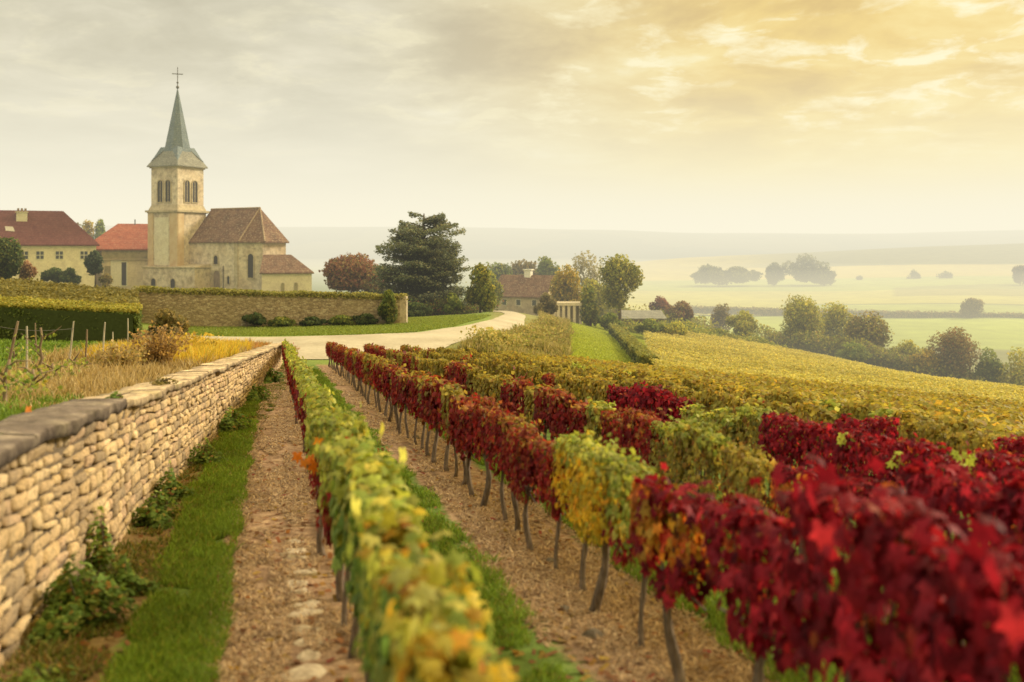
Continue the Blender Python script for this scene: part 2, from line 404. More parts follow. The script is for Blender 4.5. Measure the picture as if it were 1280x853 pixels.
sheet('road', [(200, 57), (340, 56.5), (440, 57), (520, 58.0), (580, 63.5), (615, 71.5), (632, 79), (626, 87), (600, 96), (560, 112)],
      [(330, 46.2), (380, 46.2), (450, 46.4), (530, 47.3), (560, 51.5), (615, 60), (655, 72), (657, 86), (640, 96), (600, 114)], M_road, .035, 90, 10)

# ------------------------------------------------------------------ leaves
def leaf_template(kind):
    if kind == 'grape':      # palmate, five lobes, folded slightly
        ang = np.array([90, 118, 145, 180, 215, 252, 270, 288, 325, 360, 395, 422]) - 0.0
        rad = np.array([1.08, .52, .98, .50, .82, .60, .20, .60, .82, .50, .98, .52])
        a = np.radians(ang); x = np.cos(a) * rad * .5; y = np.sin(a) * rad * .5
        z = -.22 * (x * x + y * y) * 2 + .03 * np.cos(a * 5)
        V = np.concatenate([[[0, 0, .06]], np.stack([x, y, z], -1)]); n = len(ang)
        Fc = np.array([[0, 1 + i, 1 + (i + 1) % n] for i in range(n)]); return V, Fc
    if kind == 'hex':
        a = np.radians([90, 150, 215, 270, 325, 30]); r = np.array([.55, .5, .45, .2, .45, .5])
        V = np.concatenate([[[0, 0, .06]], np.stack([np.cos(a) * r, np.sin(a) * r, -.12 * r], -1)])
        return V, np.array([[0, 1 + i, 1 + (i + 1) % 6] for i in range(6)])
    if kind == 'quad':
        return np.array([[0, .55, -.06], [-.42, .05, .03], [0, -.5, -.04], [.42, .05, .03]]), np.array([[0, 1, 2, 3]])
    if kind == 'lance':
        return np.array([[0, 1.0, 0], [-.16, .3, .03], [0, 0, 0], [.16, .3, .03]]), np.array([[0, 1, 2, 3]])
TM = {k: leaf_template(k) for k in ('grape', 'hex', 'quad', 'lance')}
def unit(v): return v / np.maximum(np.linalg.norm(v, axis=-1, keepdims=True), 1e-9)
def leaf_cloud(Pn, Nn, Tn, size, colr, kind='quad'):
    """leaves at Pn with normals Nn and tips towards Tn"""
    V, Fc = TM[kind]; Nn = unit(Nn); Tn = unit(Tn - Nn * (Tn * Nn).sum(-1, keepdims=True)); B = np.cross(Tn, Nn)
    sz = np.asarray(size).reshape(-1, 1, 1)
    W_ = Pn[:, None] + sz * (V[None, :, 0:1] * B[:, None] + V[None, :, 1:2] * Tn[:, None] + V[None, :, 2:3] * Nn[:, None])
    n = len(Pn); k = len(V); FF = (Fc[None] + (np.arange(n) * k)[:, None, None]).reshape(-1, Fc.shape[1])
    C = np.repeat(colr, k, axis=0)
    return W_.reshape(-1, 3), FF, C
def cloud_mesh(name, *a, **k):
    V, Fc, C = leaf_cloud(*a, **k); return mesh_np(name, V, Fc, C)
def pick(pal, n, r=rng):
    """pal: list of (weight, rgb)"""
    w = np.array([p[0] for p in pal], float); w /= w.sum(); c = np.array([p[1] for p in pal])
    i = r.choice(len(pal), n, p=w); j = r.choice(len(pal), n, p=w); t = r.random((n, 1)) * .5
    return (c[i] * (1 - t) + c[j] * t) * (r.random((n, 1)) * .5 + .75)

CRIMSON = [(3, (.21, .009, .024)), (3, (.31, .016, .034)), (2, (.11, .006, .018)), (1, (.44, .03, .045)), (.2, (.46, .14, .03))]
DEEP = [(3, (0.168, 0.013, 0.018)), (3, (0.266, 0.023, 0.026)), (1, (0.336, 0.065, 0.033)), (0.4, (0.28, 0.156, 0.039))]
YEL = [(3, (0.632, 0.437, 0.035)), (2, (0.517, 0.425, 0.05)), (1, (0.69, 0.345, 0.03)), (1, (0.345, 0.345, 0.05))]
LIME = [(3, (.34, .39, .07)), (2, (.46, .47, .13)), (1.5, (.22, .30, .055)), (.5, (.52, .42, .08))]
GREEN = [(3, (.14, .25, .05)), (2, (.22, .33, .08)), (1.5, (.34, .42, .12)), (1, (.09, .16, .04))]
OLIVE = [(3, (.26, .24, .055)), (2, (.34, .29, .06)), (1, (.15, .15, .04)), (1, (.27, .12, .035))]
ORANGE = [(2, (.5, .16, .025)), (2, (.45, .28, .04)), (1, (.4, .05, .03))]
GOLD = [(3, (.37, .31, .065)), (2, (.28, .26, .055)), (1, (.42, .28, .06)), (1, (.2, .13, .04))]
RUSS = [(3, (0.3, 0.112, 0.039)), (2, (0.213, 0.037, 0.024)), (2, (0.375, 0.237, 0.055))]
TYPES = {
    'crimson': (CRIMSON, CRIMSON, CRIMSON), 'deep': (DEEP, DEEP, RUSS + DEEP[1:]), 'yellow': (YEL, YEL, LIME), 'lime': (DEEP, LIME, LIME),
    'green': (GREEN, GREEN + LIME, LIME), 'flame': (GREEN + ORANGE, YEL + LIME, YEL + LIME + ORANGE[:1]), 'sunny': (GREEN, GREEN + LIME, LIME + LIME + YEL + ORANGE[:1]), 'scarlet': (CRIMSON, ORANGE, CRIMSON), 'edge': (DEEP, DEEP, LIME), 'redgold': (DEEP, DEEP, GOLD + DEEP[1:3]),
    'russet': (RUSS, OLIVE, GOLD), 'olive': (OLIVE, OLIVE, LIME), 'gold': (OLIVE, GOLD, GOLD)}
TYPE_WORDS = {'crimson': 'crimson', 'deep': 'dark red', 'yellow': 'bright yellow', 'lime': 'lime-topped', 'green': 'green', 'flame': 'flame-coloured',
              'sunny': 'yellow-topped green', 'scarlet': 'scarlet and orange', 'edge': 'green-topped dark red', 'redgold': 'gold-topped red', 'russet': 'russet', 'olive': 'olive green', 'gold': 'golden'}
def foliage(kind, n, lsize, seed, lk, green_low=False):
    r = np.random.default_rng(seed)
    lo, mid, hi = TYPES[kind]
    x = r.uniform(-.43, .43, n); t = r.random(n)
    bot = .56 + .10 * vnoise(x * 0 + seed, x, .18, seed) + .17 * (np.abs(x) / .43) ** 2.2; top = 1.17 - .09 * (np.abs(x) / .43) ** 2 + .05 * vnoise(x, x * 0 + seed, .15, seed)
    z = bot + (top - bot) * t
    thick = (.155 + .035 * vnoise(x, z, .16, seed)) * (.52 + .56 * np.cos(x / .43 * 1.4)) * np.clip(1.12 - .95 * np.abs(t - .55) ** 1.7, .4, 1)
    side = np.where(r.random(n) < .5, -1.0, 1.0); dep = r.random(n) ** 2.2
    y = side * thick * (1 - dep * .6)
    topm = r.random(n) < .16
    y = np.where(topm, r.uniform(-1, 1, n) * thick * .9, y); z = np.where(topm, top + r.uniform(-.03, .06, n), z)
    # a few shoots poking out
    sh = r.random(n) < .05; z = np.where(sh & (t > .6), z + r.random(n) * .15, z); y = np.where(sh, y * 1.4, y)
    Pn = np.stack([x, y, z], -1)
    Nn = np.stack([r.normal(0, .45, n) + x * .7, np.where(topm, r.normal(0, .4, n), side * 1.0), np.where(topm, 1.0, .35) + r.normal(0, .35, n)], -1)
    Tn = np.stack([r.normal(0, .5, n), side * .25 + r.normal(0, .2, n), -1 + r.normal(0, .3, n)], -1)
    h = np.where(topm, 1.0, np.clip(t * 1.06 + .12 * r.normal(size=n), 0, 1.2))
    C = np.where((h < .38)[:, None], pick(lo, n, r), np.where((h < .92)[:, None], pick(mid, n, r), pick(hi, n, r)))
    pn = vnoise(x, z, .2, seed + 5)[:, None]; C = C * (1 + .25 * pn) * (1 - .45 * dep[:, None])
    return cloud_mesh('vine_foliage', Pn, Nn, Tn, lsize * r.uniform(.7, 1.25, n), C, kind=lk)
def vine_wood(seed, lod):
    r = random.Random(seed); b = MB(); lean = r.uniform(-.15, .15); n = 7 if lod == 0 else 5
    P_ = []; R_ = []
    for i in range(n + 1):
        t = i / n; P_.append((lean * (t - 1) + .024 * math.sin(t * 5 + seed), .03 * math.cos(t * 4.5 + seed * 2) - .02, -.06 + .70 * t))
        R_.append(.031 - .008 * t + (.012 if i == 0 else 0) + r.uniform(-.004, .006) + (.008 if i == n else 0))
    b.tube(P_, R_, 8 if lod == 0 else 5)
    return b, lean
def cane_mesh(seed):
    r = random.Random(seed); b = MB()
    for k in range(7):
        s = r.choice((-1, 1)); x = r.uniform(-.35, .35)
        b.tube([(0, 0, .6), (x * .6, s * .03, .66), (x, s * .05, .85), (x + r.uniform(-.05, .05), s * r.uniform(.02, .1), 1.12)], [.011, .009, .007, .004], 4)
    b.tube([(-.42, 0, .58), (-.2, .01, .61), (.2, -.01, .60), (.42, 0, .58)], [.006, .013, .013, .006], 5)
    return b
WOOD = {0: [], 1: []}; CANES = []
for lod in (0, 1):
    for s in range(4):
        b, _ = vine_wood(s + 3, lod); me = bpy.data.meshes.new('vine_trunk'); me.from_pydata(b.v, [], b.f); me.polygons.foreach_set('use_smooth', np.ones(len(me.polygons), dtype=bool)); me.materials.append(M_vinebark); WOOD[lod].append(me)
for s in range(3):
    b = cane_mesh(s); me = bpy.data.meshes.new('vine_canes'); me.from_pydata(b.v, [], b.f); me.materials.append(M_vinebark); CANES.append(me)
FOL = {}
def get_fol(kind, lod, v):
    key = (kind, lod, v)
    if key not in FOL:
        n, s, lk = {-1: (470, .118, 'grape'), 0: (850, .082, 'grape'), 1: (560, .09, 'hex'), 2: (380, .11, 'quad')}[lod]
        me = foliage(kind, n, s, 11 + v * 31 + len(FOL), lk); me.materials.append(M_leaf); FOL[key] = me
    return FOL[key]

ROWS = [.53, 2.42, 4.0, 5.6, 7.2, 8.8]
ROWN = ['first', 'second', 'third', 'fourth', 'fifth', 'sixth']
def vtype(row, Y, r):
    q = r.random()
    if row == 0:
        if Y < 3.3: return 'flame'
        if Y < 4.6: return 'sunny'
        if Y < 6.6: return 'green'
        if Y < 8.2: return 'lime' if q < .4 else 'green'
        if Y < 13: return 'lime' if q < .7 else 'green'
        return 'edge' if q < .8 else 'lime'
    if row == 1:
        if Y < 5.8: return 'crimson'
        if Y < 6.5: return 'scarlet'
        if Y < 7.2: return 'lime'
        if Y < 8.5: return 'yellow'
        if Y < 9.9: return 'deep'
        return ['redgold', 'deep', 'redgold', 'redgold', 'deep', 'russet'][int(q * 6)]
    if row == 2:
        if Y < 7.0: return 'crimson'
        if Y < 7.7: return 'scarlet'
        if Y < 8.4: return 'russet'
        if Y < 10.6: return 'olive'
        if Y < 13.5: return 'deep' if q < .6 else 'olive'
        return ['redgold', 'russet', 'gold', 'deep'][int(q * 4)]
    if row == 3:
        if Y < 11.6: return 'crimson' if q < .85 else 'deep'
        if Y < 13.2: return 'olive'
        if Y < 16: return 'crimson'
        if Y < 20: return 'deep' if q < .5 else 'gold'
        return ['russet', 'gold', 'gold', 'redgold'][int(q * 4)]
    if row == 4:
        if Y < 13: return 'crimson' if q < .5 else 'gold'
        return 'gold' if q < .75 else 'russet'
    return 'gold' if q < .85 else 'olive'
def ordinal(n): return '%d%s' % (n, 'th' if 10 <= n % 100 <= 20 else {1: 'st', 2: 'nd', 3: 'rd'}.get(n % 10, 'th'))
ROWANG = math.atan2(1, -LEAN)
r_ = random.Random(21)
YEND = lambda X0: 42.5 + .15 * X0
def build_vines():
    for ri, X0 in enumerate(ROWS):
        Y = max(2.9, 1244 * X0 / 1040.0) + (.1 if ri else 0); lst = []
        while Y < YEND(X0):
            lst.append(Y); Y += (.68 if ri < 2 else .74) * r_.uniform(.94, 1.06) * (1.5 if (ri == 1 and Y < 5.8) else 1.18 if (ri in (2, 3) and Y < 9) else 1)
        n = len(lst)
        for i, Y in enumerate(lst):
            X = X0 - LEAN * Y + r_.uniform(-.05, .05); z = g1(X, Y)
            k = vtype(ri, Y, r_); lod = -1 if Y < (7.0 if ri == 0 else 6.0) else 0 if Y < 12 else (1 if Y < 22 else 2)
            sc_ = (1.20 if Y < 4.3 and ri == 1 else 1.06 if (Y < 5.6 and ri == 1) else 1.10 if (Y < 6.6 and ri == 2) else .98) * r_.uniform(.93, 1.06); sc_ *= 1 - .12 * min(1, max(0, (Y - 20) / 20))
            if ri == 0 and Y < 9: sc_ *= 1.08
            flip = r_.random() < .5
            root = empty('grape_vine', (X, Y, z), ROWANG + (PI if flip else 0) + r_.uniform(-.07, .07)); root.scale = (sc_ * (1.06 if sc_ < 1 else 1), sc_ * (.80 if ri == 0 else .82), sc_)
            if i < n / 2: where = '%s from the near end of the %s row from the lane' % (ordinal(i + 1), ROWN[ri])
            else: where = '%s from the road end of the %s row from the lane' % (ordinal(n - i), ROWN[ri])
            tag(root, '%s grapevine, %s' % (TYPE_WORDS[k], where), 'grapevine', 'autumn grapevines trained in rows beside the wall')
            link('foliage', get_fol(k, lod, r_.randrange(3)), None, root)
            tk = link('trunk', WOOD[0 if lod <= 0 else 1][r_.randrange(4)], None, root); q_ = r_.uniform(.8, 1.55); tk.scale = (q_, q_, 1)
            if lod < 2: link('canes', CANES[r_.randrange(3)], None, root)
build_vines()

# rows beyond the sixth and the second block: uncountable
def row_mass(name, label, X0s, Yfun, per_m, size, pal_lo, pal_hi, hh=1.1, kind='quad', clipf=None, top_only=.5):
    Ps, Ns, Ts, Ss, Cs = [], [], [], [], []
    for X0 in X0s:
        y0, y1 = Yfun(X0)
        if y1 <= y0: continue
        n = int((y1 - y0) * per_m); Y = rng.uniform(y0, y1, n); X = X0 - LEAN * Y
        if clipf is not None:
            k = clipf(X, Y); X, Y = X[k], Y[k]; n = len(X)
        if n == 0: continue
        t = rng.random(n); side = np.where(rng.random(n) < .5, -1., 1.); topm = rng.random(n) < top_only
        wd = .24 * (1 + .3 * vnoise(Y, Y * 0 + X0, 1.1, 3)); hgt = hh * (1 + .07 * vnoise(Y, Y * 0 + X0, .9, 6))
        y = np.where(topm, rng.uniform(-1, 1, n) * wd, side * wd * rng.uniform(.7, 1.1, n)); z = np.where(topm, hgt + rng.normal(0, .04, n), .38 + (hgt - .38) * t)
        Xw = X + y; Zw = gz(X, Y) + z
        Ps.append(np.stack([Xw, Y, Zw], -1)); Ns.append(np.stack([np.where(topm, 0, side) + rng.normal(0, .4, n), rng.normal(0, .4, n), np.where(topm, 1., .3) + rng.normal(0, .3, n)], -1))
        Ts.append(np.stack([rng.normal(0, .6, n), rng.normal(0, .6, n), -1 + rng.normal(0, .4, n)], -1)); Ss.append(size * rng.uniform(.7, 1.3, n))
        c = np.where((topm | (t > .7))[:, None], pick(pal_hi, n), pick(pal_lo, n))
        pt = fbm(Xw, Y, 5, 3, 4)[:, None]; c = c * (1 + .25 * pt); Cs.append(c)
    me = cloud_mesh(name, np.concatenate(Ps), np.concatenate(Ns), np.concatenate(Ts), np.concatenate(Ss), np.concatenate(Cs), kind=kind)
    return tag(link(name, me, M_leaf), label, 'vineyard', kind='stuff')
STRIP_R = lambda Y: .123 * Y + 1.1
GOLD2 = [(3, (.52, .49, .17)), (2, (.42, .43, .15)), (1, (.60, .52, .19)), (.5, (.34, .28, .10))]
row_mass('vineyard_rows', 'golden green vine rows packed close together beyond the nearer red rows', [10.4 + 1.6 * i for i in range(15)],
         lambda X0: (max(5, 1244 * X0 / 1300.0), 43.5 + .12 * X0), 95, .14, OLIVE, GOLD, 1.08)
row_mass('vineyard_block', 'yellow green vineyard block on the slope above the valley trees', [18 + 1.55 * i for i in range(72)],
         lambda X0: (46.5 if X0 < 36 else max(24.0, 1244 * X0 / 1300.0), 118), 80, .145, GOLD, GOLD2, 1.0,
         clipf=lambda X, Y: (X > STRIP_R(Y)) & ((Y > 46.5) | (X + LEAN * Y > 34.5)) & (Y < 118) & (X < Y * .9), top_only=.75)

# ------------------------------------------------------------------ grass, straw and weeds on the ground
def blades(name, X, Y, h, w, colr, label, cat, bend=.45):
    n = len(X); z = gz(X, Y) - .01; a = rng.uniform(0, 2 * PI, n); dx, dy = np.cos(a), np.sin(a)
    lean = rng.normal(0, bend, (n, 2)) * h[:, None]
    b1 = np.stack([X - dx * w, Y - dy * w, z], -1); b2 = np.stack([X + dx * w, Y + dy * w, z], -1)
    m1 = np.stack([X + dx * w * .7 + lean[:, 0] * .4, Y + dy * w * .7 + lean[:, 1] * .4, z + h * .6], -1); m2 = np.stack([X - dx * w * .7 + lean[:, 0] * .4, Y - dy * w * .7 + lean[:, 1] * .4, z + h * .6], -1)
    tp = np.stack([X + lean[:, 0], Y + lean[:, 1], z + h], -1)
    V = np.stack([b1, b2, m1, m2, tp], 1).reshape(-1, 3); i = (np.arange(n) * 5)[:, None]
    Fc = np.concatenate([i + [0, 1, 2], i + [0, 2, 3], i + [3, 2, 4]]); C = np.repeat(colr, 5, 0)
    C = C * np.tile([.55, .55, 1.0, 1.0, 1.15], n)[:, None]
    return tag(link(name, mesh_np(name, V, Fc, C), M_grass), label, cat, kind='stuff')
GR = [(3, (0.167, 0.273, 0.036)), (2, (0.246, 0.364, 0.054)), (1, (0.116, 0.189, 0.03)), (0.5, (0.348, 0.312, 0.072))]
def strip_points(u0, u1, Y0, Y1, n, power=1.6):
    t = rng.random(n); Y = Y0 * (Y1 / Y0) ** (t ** 1.0); u = rng.uniform(u0, u1, n); return u - LEAN * Y, Y, u
X, Y, u = strip_points(-1.12, -.22, 3.5, 44, 110000)
edge = .5 * fbm(X, Y, .6, 3, 2); k = (u > -.98 + .3 * edge) & (u < -.34 + .18 * edge) & (vnoise(X, Y, .25, 7) > -.75); X, Y = X[k], Y[k]; n = len(X)
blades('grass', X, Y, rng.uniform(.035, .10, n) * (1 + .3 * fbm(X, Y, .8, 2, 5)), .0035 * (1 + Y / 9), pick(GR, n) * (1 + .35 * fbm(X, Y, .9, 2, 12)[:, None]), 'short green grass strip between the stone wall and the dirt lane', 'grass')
X, Y, u = strip_points(1.15, 2.1, 3.5, 40, 60000)
edge = fbm(X, Y, .7, 3, 3); k = (u > 1.32 + .2 * edge) & (u < 1.85 + .22 * edge) & (vnoise(X, Y, .4, 9) > -.5); X, Y = X[k], Y[k]; n = len(X)
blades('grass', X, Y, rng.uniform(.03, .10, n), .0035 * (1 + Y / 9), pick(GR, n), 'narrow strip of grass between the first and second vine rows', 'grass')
X, Y, u = strip_points(2.95, 4.9, 3.8, 36, 90000)
edge = fbm(X, Y, .7, 3, 3); k = (u > 3.02 + .15 * edge) & (vnoise(X, Y, .35, 9) > -.6) & (X < Y * .62); X, Y = X[k], Y[k]; n = len(X)
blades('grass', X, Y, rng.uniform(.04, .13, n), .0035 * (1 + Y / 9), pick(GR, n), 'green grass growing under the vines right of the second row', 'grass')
# sparse weeds on the earth at the foot of the wall
n = 26000; Y = 3.5 * (44 / 3.5) ** rng.random(n); X = WALL_X(Y) + rng.uniform(.03, .75, n); k = vnoise(X, Y, .3, 15) > .05; X, Y = X[k], Y[k]; n = len(X)
WD = [(2, (.13, .17, .035)), (1, (.25, .2, .06)), (1, (.08, .12, .03)), (1, (.3, .22, .09))]
blades('weeds', X, Y, rng.uniform(.02, .08, n), .005 * (1 + Y / 9), pick(WD, n), 'thin mixed weeds on bare earth at the foot of the stone wall', 'weeds', .8)
# left terrace grass, dry verge
n = 110000; Y = 6 * (44 / 6) ** rng.random(n); X = WALL_X(Y) - rng.uniform(.5, 1, n) - rng.random(n) * (Y * .95); k = X > -.95 * Y; X, Y = X[k], Y[k]; n = len(X)
dry = (WALL_X(Y) - X) < (1.6 + .10 * Y + .8 * fbm(X, Y, 1.5, 2, 6)) * sstep(9, 16, Y); k = ~dry
TG = [(3, (.13, .22, .03)), (2, (.20, .29, .045)), (1, (.08, .13, .025))]
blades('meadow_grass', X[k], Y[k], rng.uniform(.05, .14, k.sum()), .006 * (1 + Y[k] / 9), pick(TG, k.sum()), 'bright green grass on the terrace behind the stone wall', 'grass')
DRY = [(3, (.42, .32, .16)), (2, (.34, .25, .12)), (1, (.5, .42, .24)), (1, (.22, .17, .08))]
n = 26000; Y = 10 * (47 / 10) ** rng.random(n); d = .5 + rng.random(n) * (1.4 + .10 * Y); X = WALL_X(Y) - d; n = len(X)
hh = (.13 + .22 * np.clip(fbm(X, Y, 1.2, 2, 8) + .3, 0, 1)) * (.5 + .5 * sstep(10, 15, Y)) * rng.uniform(.5, 1.3, n)
blades('dry_grass', X, Y, hh, .0045 * (1 + Y / 10), pick(DRY, n), 'tall straw-coloured dry grass leaning behind the top of the stone wall', 'dry grass', .35)
YW = [(3, (.55, .42, .05)), (1, (.45, .40, .08)), (1, (.5, .3, .05))]
n = 9000; Y = rng.uniform(20, 33, n); X = WALL_X(Y) - .5 - rng.random(n) * 2.6; k = fbm(X, Y, 2.0, 2, 18) > -.25; X, Y = X[k], Y[k]; n = len(X)
blades('yellow_weeds', X, Y, rng.uniform(.2, .55, n), .016, pick(YW, n), 'bright yellow autumn weeds behind the middle of the stone wall', 'weeds', .3)
RW = [(3, (.42, .22, .07)), (1, (.38, .16, .06)), (1, (.4, .3, .1))]
n = 9000; Y = rng.uniform(34, 50, n); X = WALL_X(np.minimum(Y, 44)) - .5 - rng.random(n) * 5.0; k = X > XP(262, Y); X, Y = X[k], Y[k]; n = len(X)
blades('russet_weeds', X, Y, rng.uniform(.1, .3, n), .02, pick(RW, n), 'orange brown weeds around the far end of the stone wall', 'weeds', .4)
# straw litter on the lanes
def litter(name, X, Y, ln, w, colr, label, cat, mat=M_grass):
    n = len(X); a = rng.uniform(0, 2 * PI, n); z = gz(X, Y) + rng.uniform(.004, .022, n); dx, dy = np.cos(a) * ln, np.sin(a) * ln; tl = rng.normal(0, .012, n)
    V = np.stack([np.stack([X - dx + dy / ln * w, Y - dy - dx / ln * w, z - tl], -1), np.stack([X - dx - dy / ln * w, Y - dy + dx / ln * w, z - tl], -1),
                  np.stack([X + dx - dy / ln * w, Y + dy + dx / ln * w, z + tl], -1), np.stack([X + dx + dy / ln * w, Y + dy - dx / ln * w, z + tl], -1)], 1).reshape(-1, 3)
    return tag(link(name, mesh_np(name, V, np.arange(n * 4).reshape(n, 4), np.repeat(colr, 4, 0)), mat), label, cat, kind='stuff')
STR = [(3, (.48, .34, .19)), (2, (.36, .24, .13)), (2, (.19, .12, .07)), (.8, (.64, .50, .31))]
X, Y, u = strip_points(-.45, .62, 3.3, 40, 70000); k = fbm(u * 3, Y * .5, 1.0, 3, 70) > -.18; X, Y, u = X[k], Y[k], u[k]; n = len(X)
litter('straw', X, Y, rng.uniform(.012, .045, n) * (1 + Y / 25), .0022 * (1 + Y / 8), pick(STR, n), 'chopped straw scattered over the brown dirt lane', 'straw')
X, Y, u = strip_points(1.8, 3.1, 3.3, 40, 60000); k = fbm(u * 3, Y * .5, 1.0, 3, 71) > -.18; X, Y, u = X[k], Y[k], u[k]; n = len(X)
litter('straw', X, Y, rng.uniform(.012, .045, n) * (1 + Y / 25), .0022 * (1 + Y / 8), pick(STR, n), 'chopped straw scattered on the soil under the second vine row', 'straw')
X, Y, u = strip_points(-1.3, 3.2, 3.5, 25, 3500); n = len(X)
litter('fallen_leaves', X, Y, rng.uniform(.02, .04, n), rng.uniform(.012, .025, n), pick([(2, (.3, .14, .06)), (2, (.2, .1, .05)), (1, (.4, .28, .06)), (.5, (.28, .03, .03))], n), 'fallen brown and yellow leaves scattered on the lanes', 'fallen leaves', M_leaf)
X, Y, u = strip_points(-.3, 3.0, 3.5, 25, 900)
cl = []
for i in range(0): pass
# lawn by the road, strip, bank
n = 75000; Y = rng.uniform(57.3, 76, n); X = rng.uniform(-24, 0, n); px_ = 640 + F * X / Y; k = ((Y < yard_line(X) - .05) | (X > -.104 * Y)) & (px_ < np.interp(Y, [57, 58.5, 63, 71, 78], [440, 520, 570, 605, 622]) - 3) & (X > XP(190, Y)); X, Y = X[k], Y[k]; n = len(X)
blades('lawn', X, Y, rng.uniform(.06, .14, n), .035, pick([(3, (.21, .28, .05)), (1, (.28, .32, .07))], n), 'mown green lawn below the churchyard wall', 'grass')
n = 60000; Y = rng.uniform(46, 125, n); X = Y * .056 + rng.random(n) * (.123 * Y + 1.0 - .056 * Y); 
blades('grass_strip', X, Y, rng.uniform(.06, .16, n), .05, pick([(3, (.33, .40, .06)), (1, (.42, .46, .09))], n), 'bright green grass strip running up between bank and vineyard', 'grass')
n = 52000; Y = rng.uniform(47, 108, n); X = -.085 * Y + rng.random(n) * (.143 * Y) ; k = (Y > 50 + (X < 0) * 0) & (X > XP(np.interp(Y, [46, 51, 60, 72, 86], [545, 575, 628, 668, 672]) + 2, Y)); X, Y = X[k], Y[k]; n = len(X)
bumpy = np.clip(fbm(X, Y, 3, 3, 22) + .35, 0, 1.2)
blades('rough_grass', X, Y, (.15 + .75 * bumpy) * rng.uniform(.5, 1.2, n), .045, pick([(3, (.36, .30, .14)), (2, (.28, .27, .09)), (1, (.42, .36, .2)), (1.2, (.19, .22, .06))], n), 'tall rough olive and straw grass on the bank beside the road', 'rough grass', .3)

